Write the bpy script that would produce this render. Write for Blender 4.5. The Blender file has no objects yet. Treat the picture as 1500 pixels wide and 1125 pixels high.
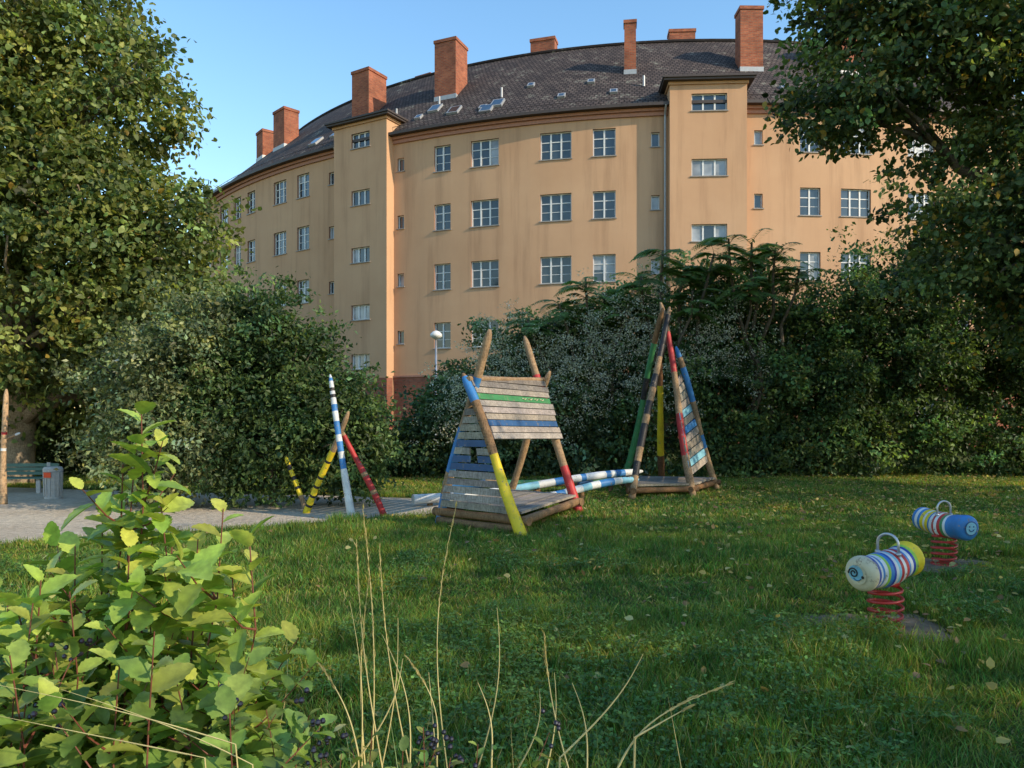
import bpy, math, random
import numpy as np
from mathutils import Vector, Matrix
from mathutils import noise as mnoise
random.seed(7)
rng = np.random.default_rng(11)
sc = bpy.context.scene
R_ = math.radians

# ------------------------------------------------------------------ materials
def new_mat(name):
    m = bpy.data.materials.new(name); m.use_nodes = True
    nt = m.node_tree; nt.nodes.clear()
    out = nt.nodes.new('ShaderNodeOutputMaterial')
    return m, nt, out
def N(nt, t, **kw):
    n = nt.nodes.new(t)
    for k, v in kw.items():
        if k in n.inputs.keys(): n.inputs[k].default_value = v
        else: setattr(n, k, v)
    return n
def L(nt, a, b): nt.links.new(a, b)
def ramp(nt, fac, stops):
    r = nt.nodes.new('ShaderNodeValToRGB')
    el = r.color_ramp.elements
    while len(el) < len(stops): el.new(0.5)
    for e, (p, c) in zip(el, stops):
        e.position = p; e.color = (c[0], c[1], c[2], 1) if len(c) == 3 else c
    L(nt, fac, r.inputs[0]); return r
def mixc(nt, fac, a, b, mode='MIX'):
    m = nt.nodes.new('ShaderNodeMix'); m.data_type = 'RGBA'; m.blend_type = mode
    for s, v in ((m.inputs[0], fac), (m.inputs[6], a), (m.inputs[7], b)):
        if hasattr(v, 'links'): L(nt, v, s)
        elif isinstance(v, (tuple, list)): s.default_value = (*v[:3], 1)
        else: s.default_value = v
    return m.outputs[2]
def bump(nt, h, strength=0.3, dist=0.02):
    b = N(nt, 'ShaderNodeBump', Strength=strength, Distance=dist)
    L(nt, h, b.inputs['Height']); return b.outputs[0]
def pos(nt):
    return nt.nodes.new('ShaderNodeNewGeometry').outputs['Position']
def noise(nt, vec, scale, detail=4, rough=.55, mapscale=None):
    n = N(nt, 'ShaderNodeTexNoise', Scale=scale, Detail=detail, Roughness=rough)
    if mapscale:
        mp = nt.nodes.new('ShaderNodeMapping'); mp.inputs['Scale'].default_value = mapscale
        L(nt, vec, mp.inputs[0]); vec = mp.outputs[0]
    L(nt, vec, n.inputs['Vector']); return n.outputs[0]
def principled(nt, out, col, rough=.8, nrm=None, spec=.3, metal=0):
    p = nt.nodes.new('ShaderNodeBsdfPrincipled')
    if hasattr(col, 'links'): L(nt, col, p.inputs['Base Color'])
    else: p.inputs['Base Color'].default_value = (*col, 1)
    if hasattr(rough, 'links'): L(nt, rough, p.inputs['Roughness'])
    else: p.inputs['Roughness'].default_value = rough
    p.inputs['Specular IOR Level'].default_value = spec
    p.inputs['Metallic'].default_value = metal
    if nrm is not None: L(nt, nrm, p.inputs['Normal'])
    L(nt, p.outputs[0], out.inputs[0]); return p

def leaf_mat(name, trans=.35, rough=.5, spec=.35, tint=(1.3, 1.3, .6), veins=False):
    m, nt, out = new_mat(name)
    a = N(nt, 'ShaderNodeAttribute', attribute_name='Col')
    col = a.outputs['Color']
    if veins:
        n = noise(nt, pos(nt), 60, 3)
        r = ramp(nt, n, [(.3, (.7, .72, .7)), (.7, (1.2, 1.2, 1.1))])
        col = mixc(nt, 1, col, r.outputs[0], 'MULTIPLY')
    p = nt.nodes.new('ShaderNodeBsdfPrincipled')
    L(nt, col, p.inputs['Base Color']); p.inputs['Roughness'].default_value = rough
    p.inputs['Specular IOR Level'].default_value = spec
    t = nt.nodes.new('ShaderNodeBsdfTranslucent')
    L(nt, mixc(nt, 1, col, tint, 'MULTIPLY'), t.inputs[0])
    mx = nt.nodes.new('ShaderNodeMixShader'); mx.inputs[0].default_value = trans
    L(nt, p.outputs[0], mx.inputs[1]); L(nt, t.outputs[0], mx.inputs[2]); L(nt, mx.outputs[0], out.inputs[0])
    return m
M_leaf = leaf_mat('leaf_foliage', trans=.42)
M_leafnear = leaf_mat('leaf_broad_near', trans=.38, rough=.38, spec=.45, veins=True)

def grass_mat():
    m, nt, out = new_mat('grass_blades')
    a = N(nt, 'ShaderNodeAttribute', attribute_name='Col').outputs['Color']
    P = pos(nt)
    n1 = noise(nt, P, .55, 4); n2 = noise(nt, P, 2.3, 3)
    r1 = ramp(nt, n1, [(.3, (.72, .80, .75)), (.48, (1, 1, 1)), (.64, (1.6, 1.22, .85))])
    r2 = ramp(nt, n2, [(.3, (.62, .72, .68)), (.7, (1.35, 1.2, 1.0))])
    c = mixc(nt, 1, mixc(nt, 1, a, r1.outputs[0], 'MULTIPLY'), r2.outputs[0], 'MULTIPLY')
    p = nt.nodes.new('ShaderNodeBsdfPrincipled'); L(nt, c, p.inputs['Base Color'])
    p.inputs['Roughness'].default_value = .5; p.inputs['Specular IOR Level'].default_value = .3
    t = nt.nodes.new('ShaderNodeBsdfTranslucent'); L(nt, mixc(nt, 1, c, (1.2, 1.2, .6), 'MULTIPLY'), t.inputs[0])
    mx = nt.nodes.new('ShaderNodeMixShader'); mx.inputs[0].default_value = .35
    L(nt, p.outputs[0], mx.inputs[1]); L(nt, t.outputs[0], mx.inputs[2]); L(nt, mx.outputs[0], out.inputs[0])
    return m
M_grass = grass_mat()

def simple(name, col, rough=.6, spec=.3, metal=0, var=.15, scale=8, bs=0, streak=None):
    m, nt, out = new_mat(name); P = pos(nt)
    n = noise(nt, P, scale, 5, .6, streak)
    r = ramp(nt, n, [(.25, tuple(c*(1-var) for c in col)), (.75, tuple(min(1, c*(1+var)) for c in col))])
    nr = bump(nt, n, bs, .01) if bs else None
    principled(nt, out, r.outputs[0], rough, nr, spec, metal); return m

def stucco_mat():
    m, nt, out = new_mat('ochre_stucco'); P = pos(nt)
    a = noise(nt, P, .22, 5, .6); b = noise(nt, P, 1.0, 5, .65, (1.6, 1.6, .12)); c = noise(nt, P, 40, 3)
    r = ramp(nt, a, [(.3, (.50, .295, .17)), (.6, (.56, .345, .205)), (.8, (.60, .385, .235))])
    s = ramp(nt, b, [(.28, (.78, .76, .75)), (.5, (1, 1, 1)), (.8, (1.04, 1.04, 1.03))])
    col = mixc(nt, 1, r.outputs[0], s.outputs[0], 'MULTIPLY')
    principled(nt, out, col, .9, bump(nt, c, .25, .01), .15); return m
M_stucco = stucco_mat()
M_frame = simple('window_frame_white', (.70, .70, .68), .5, var=.05)
M_surround = simple('reveal_brown_trim', (.30, .165, .11), .7)
def glass_mat(name, base, rough=.06):
    m, nt, out = new_mat(name); P = pos(nt)
    n = noise(nt, P, 1.3, 2)
    r = ramp(nt, n, [(.35, tuple(x*.5 for x in base)), (.65, base)])
    p = principled(nt, out, r.outputs[0], rough, bump(nt, noise(nt, P, 1.5, 1), .04, .05), .5)
    p.inputs['Coat Weight'].default_value = .8; p.inputs['Coat Roughness'].default_value = .02
    return m
M_glass = glass_mat('window_glass', (.035, .05, .065))
M_curt = glass_mat('window_glass_curtain', (.36, .38, .40), .3)
M_sill = simple('zinc_sill', (.30, .27, .24), .5)
M_gutter = simple('dark_gutter', (.07, .055, .05), .5)
M_cornice = simple('red_cornice', (.40, .20, .14), .8)
M_zinc = simple('zinc_flashing', (.38, .39, .40), .5, metal=.3)
def brick_mat(name, c1, c2, mortar, bw, bh, ms=.012, bs=.5, lichen=None):
    m, nt, out = new_mat(name)
    uv = nt.nodes.new('ShaderNodeUVMap').outputs[0]
    b = nt.nodes.new('ShaderNodeTexBrick'); L(nt, uv, b.inputs['Vector'])
    b.inputs['Color1'].default_value = (*c1, 1); b.inputs['Color2'].default_value = (*c2, 1); b.inputs['Mortar'].default_value = (*mortar, 1)
    b.inputs['Scale'].default_value = 1; b.inputs['Brick Width'].default_value = bw; b.inputs['Row Height'].default_value = bh
    b.inputs['Mortar Size'].default_value = ms; b.inputs['Mortar Smooth'].default_value = .2; b.inputs['Bias'].default_value = 0
    P = pos(nt); n = noise(nt, P, 1.1, 6, .7)
    r = ramp(nt, n, [(.3, (.62, .62, .62)), (.7, (1.3, 1.22, 1.15))])
    col = mixc(nt, 1, b.outputs[0], r.outputs[0], 'MULTIPLY')
    if lichen:
        l = ramp(nt, noise(nt, P, 1.1, 8, .75), [(.56, (0, 0, 0)), (.64, (1, 1, 1))])
        l2 = ramp(nt, noise(nt, P, 7, 3, .6), [(.45, (0, 0, 0)), (.6, (1, 1, 1))])
        f = mixc(nt, 1, l.outputs[0], l2.outputs[0], 'MULTIPLY')
        col = mixc(nt, f, col, lichen)
    principled(nt, out, col, .85, bump(nt, b.outputs[1], -bs, .02), .2); return m
M_brick = brick_mat('red_brick', (.26, .066, .036), (.40, .13, .065), (.22, .14, .10), .26, .083, .014)
M_plinth = brick_mat('plinth_brick', (.25, .08, .05), (.34, .115, .072), (.20, .14, .10), .26, .083)
M_roof = brick_mat('roof_tiles', (.066, .054, .052), (.115, .092, .084), (.022, .018, .017), .26, .26, .035, 1.0, lichen=(.24, .24, .19))

def wood_mat(name, c1, c2, useattr=True):
    m, nt, out = new_mat(name); P = pos(nt)
    n = noise(nt, P, 9, 6, .7, (1, 1, 6)); n2 = noise(nt, P, 55, 4, .6, (1, 1, .3)); n3 = noise(nt, P, 2.5, 3)
    r = ramp(nt, n, [(.3, c1), (.7, c2)])
    g = ramp(nt, n2, [(.35, (.62, .6, .58)), (.6, (1.08, 1.08, 1.08))])
    c = mixc(nt, 1, r.outputs[0], g.outputs[0], 'MULTIPLY')
    c = mixc(nt, 1, c, ramp(nt, n3, [(.3, (.75, .75, .78)), (.7, (1.2, 1.15, 1.1))]).outputs[0], 'MULTIPLY')
    if useattr:
        a = N(nt, 'ShaderNodeAttribute', attribute_name='Col').outputs['Color']
        c = mixc(nt, 1, c, a, 'MULTIPLY')
    principled(nt, out, c, .8, bump(nt, n2, .5, .006), .2); return m
M_log = wood_mat('log_wood', (.26, .17, .095), (.42, .295, .175))
M_plank = wood_mat('weathered_planks', (.23, .21, .185), (.37, .345, .31))
M_bark = wood_mat('bark', (.10, .08, .06), (.20, .17, .13))
def paint(name, col):
    m, nt, out = new_mat('paint_' + name); P = pos(nt)
    w = ramp(nt, noise(nt, P, 14, 8, .75), [(.58, (0, 0, 0)), (.64, (1, 1, 1))])
    d = ramp(nt, noise(nt, P, 4, 5, .6), [(.3, tuple(c*.68 for c in col)), (.65, col)])
    c = mixc(nt, w.outputs[0], d.outputs[0], (.26, .20, .14))
    principled(nt, out, c, .5, bump(nt, noise(nt, P, 45, 4), .35, .005), .3); return m
PM = {'log': M_log, 'plank': M_plank,
      'yellow': paint('yellow', (.80, .60, .03)), 'red': paint('red', (.48, .04, .04)),
      'blue': paint('blue', (.05, .22, .52)), 'dblue': paint('darkblue', (.04, .11, .25)), 'white': paint('white', (.72, .73, .72)),
      'green': paint('green', (.06, .24, .09)), 'black': paint('black', (.03, .028, .03)),
      'lblue': paint('lightblue', (.25, .55, .68)), 'cream': paint('cream', (.70, .62, .42)),
      'lime': paint('lime', (.35, .60, .08)), 'orange': paint('orange', (.75, .22, .04)), 'navy': paint('navy', (.02, .06, .36))}
M_redmetal = simple('red_spring_steel', (.42, .03, .025), .38, .5, var=.25, scale=30)
M_steel = simple('galvanised_tube', (.50, .51, .52), .35, .5, .7)
M_dark = simple('black_rubber', (.02, .02, .02), .6)
M_benchg = simple('bench_green', (.09, .17, .14), .5)
M_conc = simple('bin_steel', (.42, .41, .39), .6, scale=20)
M_sticker = simple('red_sticker', (.75, .09, .03), .5)
M_lampw = simple('lamp_white', (.7, .7, .66), .4)
M_berry = simple('dark_berries', (.012, .008, .018), .25, .6)
M_straw = simple('dry_straw', (.50, .42, .18), .6, var=.25, scale=15)
M_stem = simple('red_brown_stem', (.16, .055, .035), .5, scale=25)
def sand_mat():
    m, nt, out = new_mat('sand'); P = pos(nt)
    a = noise(nt, P, .8, 5); b = noise(nt, P, 8, 6, .7)
    r = ramp(nt, a, [(.3, (.52, .44, .34)), (.7, (.66, .58, .46))])
    r2 = ramp(nt, b, [(.35, (.74, .72, .70)), (.6, (1.05, 1.05, 1.05))])
    principled(nt, out, mixc(nt, 1, r.outputs[0], r2.outputs[0], 'MULTIPLY'), .95, bump(nt, b, 1.0, .08), .1); return m
M_sand = sand_mat()
def ground_mat():
    m, nt, out = new_mat('lawn_soil'); P = pos(nt)
    a = noise(nt, P, .6, 5); b = noise(nt, P, 18, 6, .7)
    r = ramp(nt, a, [(.3, (.045, .07, .018)), (.7, (.09, .10, .035))])
    r2 = ramp(nt, b, [(.35, (.6, .6, .6)), (.65, (1.4, 1.3, 1.2))])
    principled(nt, out, mixc(nt, 1, r.outputs[0], r2.outputs[0], 'MULTIPLY'), .95, bump(nt, b, .8, .04), .1); return m
M_ground = ground_mat()
M_dirt = simple('bare_soil', (.20, .15, .10), .95, .1, var=.4, scale=14, bs=1.0)

# ------------------------------------------------------------------ builders
def link(o, parent=None):
    sc.collection.objects.link(o)
    if parent: o.parent = parent
    return o
def empty(name, loc=(0, 0, 0)):
    e = bpy.data.objects.new(name, None); e.empty_display_size = .3; sc.collection.objects.link(e)
    return e
class MB:
    def __init__(s): s.v = []; s.f = []; s.uv = []; s.m = []; s.c = []; s.sm = []
    def face(s, pts, m=0, uv=None, col=(1, 1, 1), sm=False):
        i = len(s.v); s.v += [tuple(p) for p in pts]; n = len(pts)
        s.f.append(tuple(range(i, i+n))); s.uv += list(uv) if uv else [(0, 0)]*n
        s.m.append(m); s.c += [(*col, 1)]*n; s.sm.append(sm)
    def box(s, mp, u0, u1, z0, z1, q0, q1, m=0, col=(1, 1, 1)):
        P = lambda u, z, q: mp(u, z, q)
        A = [P(u0, z0, q0), P(u1, z0, q0), P(u1, z1, q0), P(u0, z1, q0)]
        B = [P(u0, z0, q1), P(u1, z0, q1), P(u1, z1, q1), P(u0, z1, q1)]
        uvf = [(u0, z0), (u1, z0), (u1, z1), (u0, z1)]
        s.face(A, m, uvf, col); s.face(B[::-1], m, uvf[::-1], col)
        s.face([B[0], A[0], A[3], B[3]], m, [(q1, z0), (q0, z0), (q0, z1), (q1, z1)], col)
        s.face([A[1], B[1], B[2], A[2]], m, [(q0, z0), (q1, z0), (q1, z1), (q0, z1)], col)
        s.face([A[3], A[2], B[2], B[3]], m, [(u0, q0), (u1, q0), (u1, q1), (u0, q1)], col)
        s.face([B[0], B[1], A[1], A[0]], m, [(u0, q1), (u1, q1), (u1, q0), (u0, q0)], col)
    def tube(s, pts, rad, n=8, m=0, col=(1, 1, 1), cap=True, mfun=None):
        pts = [Vector(p) for p in pts]
        if not hasattr(rad, '__len__'): rad = [rad]*len(pts)
        d = (pts[1]-pts[0]).normalized()
        x = d.orthogonal().normalized(); rings = []
        for i, p in enumerate(pts):
            if i: nd = (pts[min(i+1, len(pts)-1)]-pts[i-1]).normalized()
            else: nd = d
            x = (x - nd*x.dot(nd)).normalized(); y = nd.cross(x)
            rings.append([p+(x*math.cos(2*math.pi*k/n)+y*math.sin(2*math.pi*k/n))*rad[i] for k in range(n)])
        for i in range(len(rings)-1):
            mm = mfun(i/(len(rings)-1)) if mfun else m
            for k in range(n):
                k2 = (k+1) % n
                s.face([rings[i][k], rings[i][k2], rings[i+1][k2], rings[i+1][k]], mm, None, col, True)
        if cap:
            s.face(rings[0][::-1], mfun(0) if mfun else m, None, col); s.face(rings[-1], mfun(.999) if mfun else m, None, col)
    def obj(s, name, mats, parent=None, merge=False):
        me = bpy.data.meshes.new(name); me.from_pydata(s.v, [], s.f)
        for mt in mats: me.materials.append(mt)
        me.polygons.foreach_set('material_index', s.m)
        me.polygons.foreach_set('use_smooth', s.sm)
        u = me.uv_layers.new(name='UVMap'); u.data.foreach_set('uv', np.array(s.uv, dtype=np.float32).ravel())
        c = me.color_attributes.new('Col', 'FLOAT_COLOR', 'CORNER'); c.data.foreach_set('color', np.array(s.c, dtype=np.float32).ravel())
        me.update()
        if merge:
            import bmesh
            bm = bmesh.new(); bm.from_mesh(me); bmesh.ops.remove_doubles(bm, verts=bm.verts, dist=1e-5); bm.to_mesh(me); bm.free()
        return link(bpy.data.objects.new(name, me), parent)

def fast_mesh(name, V, F, C, mat, smooth=False):
    me = bpy.data.meshes.new(name); k = F.shape[1]
    me.vertices.add(len(V)); me.vertices.foreach_set('co', V.astype(np.float32).ravel())
    me.loops.add(F.size); me.loops.foreach_set('vertex_index', F.astype(np.int32).ravel())
    me.polygons.add(len(F)); me.polygons.foreach_set('loop_start', np.arange(0, F.size, k, dtype=np.int32))
    me.polygons.foreach_set('loop_total', np.full(len(F), k, dtype=np.int32))
    me.polygons.foreach_set('use_smooth', np.full(len(F), smooth))
    me.update(calc_edges=True)
    a = me.color_attributes.new('Col', 'FLOAT_COLOR', 'POINT')
    a.data.foreach_set('color', np.hstack([C, np.ones((len(C), 1))]).astype(np.float32).ravel())
    me.materials.append(mat); return me

def unit(a): return a/np.maximum(np.linalg.norm(a, axis=-1, keepdims=True), 1e-9)
LEAF = np.array([(0, 0, 0), (.30, .38, .07), (0, 1, -.05), (-.30, .38, .07)])
LEAFF = np.array([[0, 1, 2, 3]])
LEAF6 = np.array([(0, 0, 0), (.30, .25, .06), (.33, .6, .07), (0, 1.05, -.08), (-.33, .6, .07), (-.30, .25, .06)])
def leaves(P, D, Nn, S, C, tmpl=LEAF, tf=LEAFF):
    D = unit(D); X = unit(np.cross(D, Nn)); Z = np.cross(X, D)
    k = len(tmpl)
    V = P[:, None, :] + S[:, None, None]*(tmpl[None, :, 0, None]*X[:, None, :]+tmpl[None, :, 1, None]*D[:, None, :]+tmpl[None, :, 2, None]*Z[:, None, :])
    F = (np.arange(len(P))[:, None, None]*k+tf[None]).reshape(-1, tf.shape[1])
    return V.reshape(-1, 3), F, np.repeat(C, k, axis=0)

def crown(lobes, nclump, per, size, spread, base, zmin=.05, var=.35, interior=.25, yellow=.0, seed=1, tmpl=LEAF, droop=.4, rag=.16, sprig=.08):
    r = np.random.default_rng(seed)
    lb = np.array(lobes, float)
    w = (lb[:, 3]*lb[:, 5]+lb[:, 3]*lb[:, 4]+lb[:, 4]*lb[:, 5]); w /= w.sum()
    idx = r.choice(len(lb), nclump, p=w); l = lb[idx]
    d = unit(r.normal(size=(nclump, 3)))
    rad = 1.02-np.abs(r.normal(size=nclump))*.17
    ph = l[:, 0]*3+l[:, 2]*1.7
    rad += rag*(np.sin(d[:, 0]*5+ph)*np.cos(d[:, 2]*5+ph*.6))+rag*.6*np.sin(d[:, 1]*9+d[:, 0]*11+ph)
    sp = r.random(nclump) < sprig; rad[sp] += .16*r.random(sp.sum())
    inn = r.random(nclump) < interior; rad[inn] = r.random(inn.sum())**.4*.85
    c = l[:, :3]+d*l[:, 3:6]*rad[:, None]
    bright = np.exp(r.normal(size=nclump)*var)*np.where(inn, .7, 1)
    hue = r.random(nclump)
    n = nclump*per
    P = np.repeat(c, per, 0)+r.normal(size=(n, 3)).clip(-2.1, 2.1)*spread*np.array([1, 1, .6])*np.repeat(.5+.9*r.random(nclump), per)[:, None]
    out = np.repeat(d, per, 0)
    Nn = unit(out*.5+np.array([0, 0, .6])+r.normal(size=(n, 3))*.6)
    D = unit(r.normal(size=(n, 3))+out*.5-np.array([0, 0, droop]))
    S = size*(.6+.8*r.random(n))
    b = np.array(base)[None]*(np.repeat(bright, per)*np.exp(r.normal(size=n)*.2))[:, None]
    yl = (np.repeat(hue, per)+r.normal(size=n)*.15)
    b = b*np.stack([1+.5*(yl-.5), 1+.12*(yl-.5), 1-.3*(yl-.5)], 1)
    if yellow > 0:
        y = r.random(n) < yellow; b[y] = np.array([.30, .21, .04])*(.6+.8*r.random((y.sum(), 1)))
    b = np.clip(b, .004, .5)
    k = P[:, 2] > zmin
    return leaves(P[k], D[k], Nn[k], S[k], b[k], tmpl, np.array([list(range(len(tmpl)))]))
def crown_obj(name, parent, *a, mat=None, **kw):
    V, F, C = crown(*a, **kw); return link(bpy.data.objects.new(name, fast_mesh(name, V, F, C, mat or M_leaf)), parent)

def branch_pts(p0, p1, n=7, wob=.12, r=None):
    p0 = Vector(p0); p1 = Vector(p1); Ln = (p1-p0).length; out = []
    for i in range(n):
        t = i/(n-1); p = p0.lerp(p1, t); e = math.sin(math.pi*t)*wob*Ln*.4
        out.append(p+Vector((random.uniform(-e, e), random.uniform(-e, e), e*.6)))
    return out
def trunk_obj(parent, base, top, r0, lobes, name='trunk', nsub=4, col=(1, 1, 1), forks=None):
    mb = MB(); base = Vector(base); top = Vector(top)
    n = 10; tp = branch_pts(base, top, n, .06)
    mb.tube([base-Vector((0, 0, .2))]+tp, [r0*1.5]+[r0*(1.15-.95*i/(n-1)) for i in range(n)], 10, 0, col)
    for l in lobes:
        c = Vector(l[:3]); k = max(1, min(n-2, int((c.z-1.2-base.z)/(top.z-base.z)*n*.8)))
        s = tp[k]; rr = r0*(.55-.3*k/n)
        bp = branch_pts(s, c, 7, .15); mb.tube(bp, [rr*(1-.8*i/6) for i in range(7)], 7, 0, col)
        for j in range(nsub):
            d = Vector((random.gauss(0, 1), random.gauss(0, 1), random.gauss(0, 1))).normalized()
            e = c+Vector((d.x*l[3], d.y*l[4], d.z*l[5]))*.85
            q = bp[random.choice([3, 4, 5])]
            mb.tube(branch_pts(q, e, 5, .15), [rr*.35*(1-.8*i/4)+.008 for i in range(5)], 5, 0, col)
    return mb.obj(name, [M_bark], parent, merge=True)

# ------------------------------------------------------------------ camera
cam = bpy.data.cameras.new('camera'); camo = link(bpy.data.objects.new('camera', cam))
EYE = 1.6; FPX = 1127.0; HY = 610.0
cam.sensor_width = 36; cam.lens = 36*FPX/1500; cam.shift_y = (HY-562.5)/1500
cam.clip_start = .05; cam.clip_end = 2000
camo.location = (0, 0, EYE); camo.rotation_euler = (R_(90), 0, 0)
sc.camera = camo
def W(px, py, d): return Vector(((px-750)/FPX*d, d, EYE+(HY-py)/FPX*d))

# ------------------------------------------------------------------ light
PHI = R_(29); EL = R_(28)
S = Vector((math.cos(PHI)*math.cos(EL), -math.sin(PHI)*math.cos(EL), math.sin(EL)))
sun = bpy.data.lights.new('sun', 'SUN'); sun.energy = 5.0; sun.angle = R_(.5); sun.color = (1, .83, .61)
so = link(bpy.data.objects.new('sun', sun)); so.rotation_euler = (-S).to_track_quat('-Z', 'Y').to_euler(); so.location = (20, -10, 30)
w = bpy.data.worlds.new('World'); sc.world = w; w.use_nodes = True
nt = w.node_tree; nt.nodes.clear()
sky = nt.nodes.new('ShaderNodeTexSky'); sky.sky_type = 'NISHITA'; sky.sun_disc = False
sky.sun_elevation = EL; sky.sun_rotation = math.atan2(S.x, S.y); sky.air_density = 1.45; sky.dust_density = .2; sky.ozone_density = 2.6
hs = nt.nodes.new('ShaderNodeHueSaturation'); hs.inputs['Saturation'].default_value = 1.18; hs.inputs['Value'].default_value = 1.8
L(nt, sky.outputs[0], hs.inputs['Color'])
bg = nt.nodes.new('ShaderNodeBackground'); bg.inputs[1].default_value = .15
ow = nt.nodes.new('ShaderNodeOutputWorld'); L(nt, hs.outputs[0], bg.inputs[0]); L(nt, bg.outputs[0], ow.inputs[0])
sc.view_settings.view_transform = 'Standard'; sc.view_settings.look = 'None'; sc.view_settings.exposure = 0

# ------------------------------------------------------------------ ground
mb = MB(); mb.face([(-600, -300, 0), (600, -300, 0), (600, 900, 0), (-600, 900, 0)]); mb.obj('lawn_ground', [M_ground])
SAND = [(-15, 8.2), (-9, 8.8), (-6.3, 9.6), (-4.6, 10.6), (-3.0, 11.5), (-2.2, 12.1), (-1.5, 12.5), (-1.0, 13.0), (-.7, 13.7), (-.9, 14.4), (-1.8, 14.9),
        (-3.2, 15.4), (-6, 15.9), (-9, 16.6), (-12, 17.5), (-17, 18)]
def smooth_poly(poly, it=2):
    for _ in range(it):
        o = []
        for i in range(len(poly)):
            a = poly[i]; b = poly[(i+1) % len(poly)]
            o += [(a[0]*.75+b[0]*.25, a[1]*.75+b[1]*.25), (a[0]*.25+b[0]*.75, a[1]*.25+b[1]*.75)]
        poly = o
    return poly
SANDS = smooth_poly(SAND)
mb = MB(); mb.face([(x, y, .006) for x, y in SANDS], 0); mb.obj('sand_pit', [M_sand])
def inpoly(x, y, poly):
    c = False; j = len(poly)-1
    for i in range(len(poly)):
        xi, yi = poly[i]; xj, yj = poly[j]
        if (yi > y) != (yj > y) and x < (xj-xi)*(y-yi)/(yj-yi)+xi: c = not c
        j = i
    return c
RID = [(2.84, 5.85), (4.66, 8.3)]
for i, (rx, ry) in enumerate(RID):
    mb = MB(); pts = []
    for k in range(40):
        a = 2*math.pi*k/40; rr = .5*(1+.16*math.sin(3*a+i)+.1*math.sin(7*a+2))
        pts.append((rx-.05+rr*1.25*math.cos(a), ry+rr*.8*math.sin(a), .006))
    mb.face(pts); mb.obj('bare_soil_patch', [M_dirt])

# ------------------------------------------------------------------ grass
def grass_patch(name, size, n, hmin, hmax, wd, seed, yell=.06):
    r = np.random.default_rng(seed)
    x = (r.random(n)-.5)*size*1.06; y = (r.random(n)-.5)*size*1.06
    h = hmin+(hmax-hmin)*r.random(n)**1.6
    a = r.random(n)*2*np.pi; ln = (.15+.75*r.random(n))*h
    dx = np.cos(a); dy = np.sin(a); b = r.random(n)*2*np.pi; wx = np.cos(b)*wd*(.6+.8*r.random(n)); wy = np.sin(b)*wd
    z0 = np.zeros(n)
    v = [np.stack([x-wx, y-wy, z0], 1), np.stack([x+wx, y+wy, z0], 1),
         np.stack([x+wx*.8+dx*ln*.35, y+wy*.8+dy*ln*.35, h*.6], 1), np.stack([x-wx*.8+dx*ln*.35, y-wy*.8+dy*ln*.35, h*.6], 1),
         np.stack([x+dx*ln, y+dy*ln, h], 1)]
    V = np.stack(v, 1).reshape(-1, 3); i = np.arange(n)[:, None]*5
    F = np.concatenate([i+np.array([[0, 1, 2]]), i+np.array([[0, 2, 3]]), i+np.array([[3, 2, 4]])])
    base = np.array([.135, .235, .042])*np.exp(r.normal(size=(n, 1))*.3)
    base *= np.stack([1+.38*r.normal(size=n), np.ones(n), np.ones(n)], 1).clip(.5, 2)
    yy = r.random(n) < yell; base[yy] = np.array([.42, .36, .17])*(.6+.7*r.random((yy.sum(), 1)))
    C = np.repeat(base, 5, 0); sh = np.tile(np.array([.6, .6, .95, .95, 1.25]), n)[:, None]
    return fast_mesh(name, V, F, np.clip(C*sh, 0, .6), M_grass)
def clover_patch(name, size, n, seed):
    r = np.random.default_rng(seed); Pl = []; Dl = []; Cl = []; Sl = []
    cx = (r.random(n)-.5)*size; cy = (r.random(n)-.5)*size; cz = .04+.10*r.random(n)
    for k in range(3):
        a = r.random(n)*.4+k*2*np.pi/3+cx*40
        Pl.append(np.stack([cx, cy, cz], 1)); Dl.append(np.stack([np.cos(a), np.sin(a), .15+.3*r.normal(size=n)], 1))
        Cl.append(np.array([.10, .20, .055])*np.exp(r.normal(size=(n, 1))*.3)); Sl.append(.021*(.7+.7*r.random(n)))
    Pp = np.concatenate(Pl); D = np.concatenate(Dl); n3 = len(Pp)
    V, F, C = leaves(Pp, D, unit(np.array([0, 0, 1.])+r.normal(size=(n3, 3))*.3), np.concatenate(Sl), np.concatenate(Cl),
                     np.array([(0, 0, 0), (.34, .45, .04), (.25, .95, .02), (-.25, .95, .02), (-.34, .45, .04)]), np.array([[0, 1, 2, 3, 4]]))
    return fast_mesh(name, V, F, C, M_grass)
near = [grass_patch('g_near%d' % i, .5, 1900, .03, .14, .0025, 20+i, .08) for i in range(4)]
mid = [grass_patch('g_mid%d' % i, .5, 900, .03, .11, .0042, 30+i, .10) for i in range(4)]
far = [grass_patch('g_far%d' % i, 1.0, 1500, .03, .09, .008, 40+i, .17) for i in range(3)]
clov = [clover_patch('clover%d' % i, .5, 260, 50+i) for i in range(3)]
lawn = empty('lawn_grass'); weeds = empty('clover')
gi = 0; ci = 0
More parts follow.
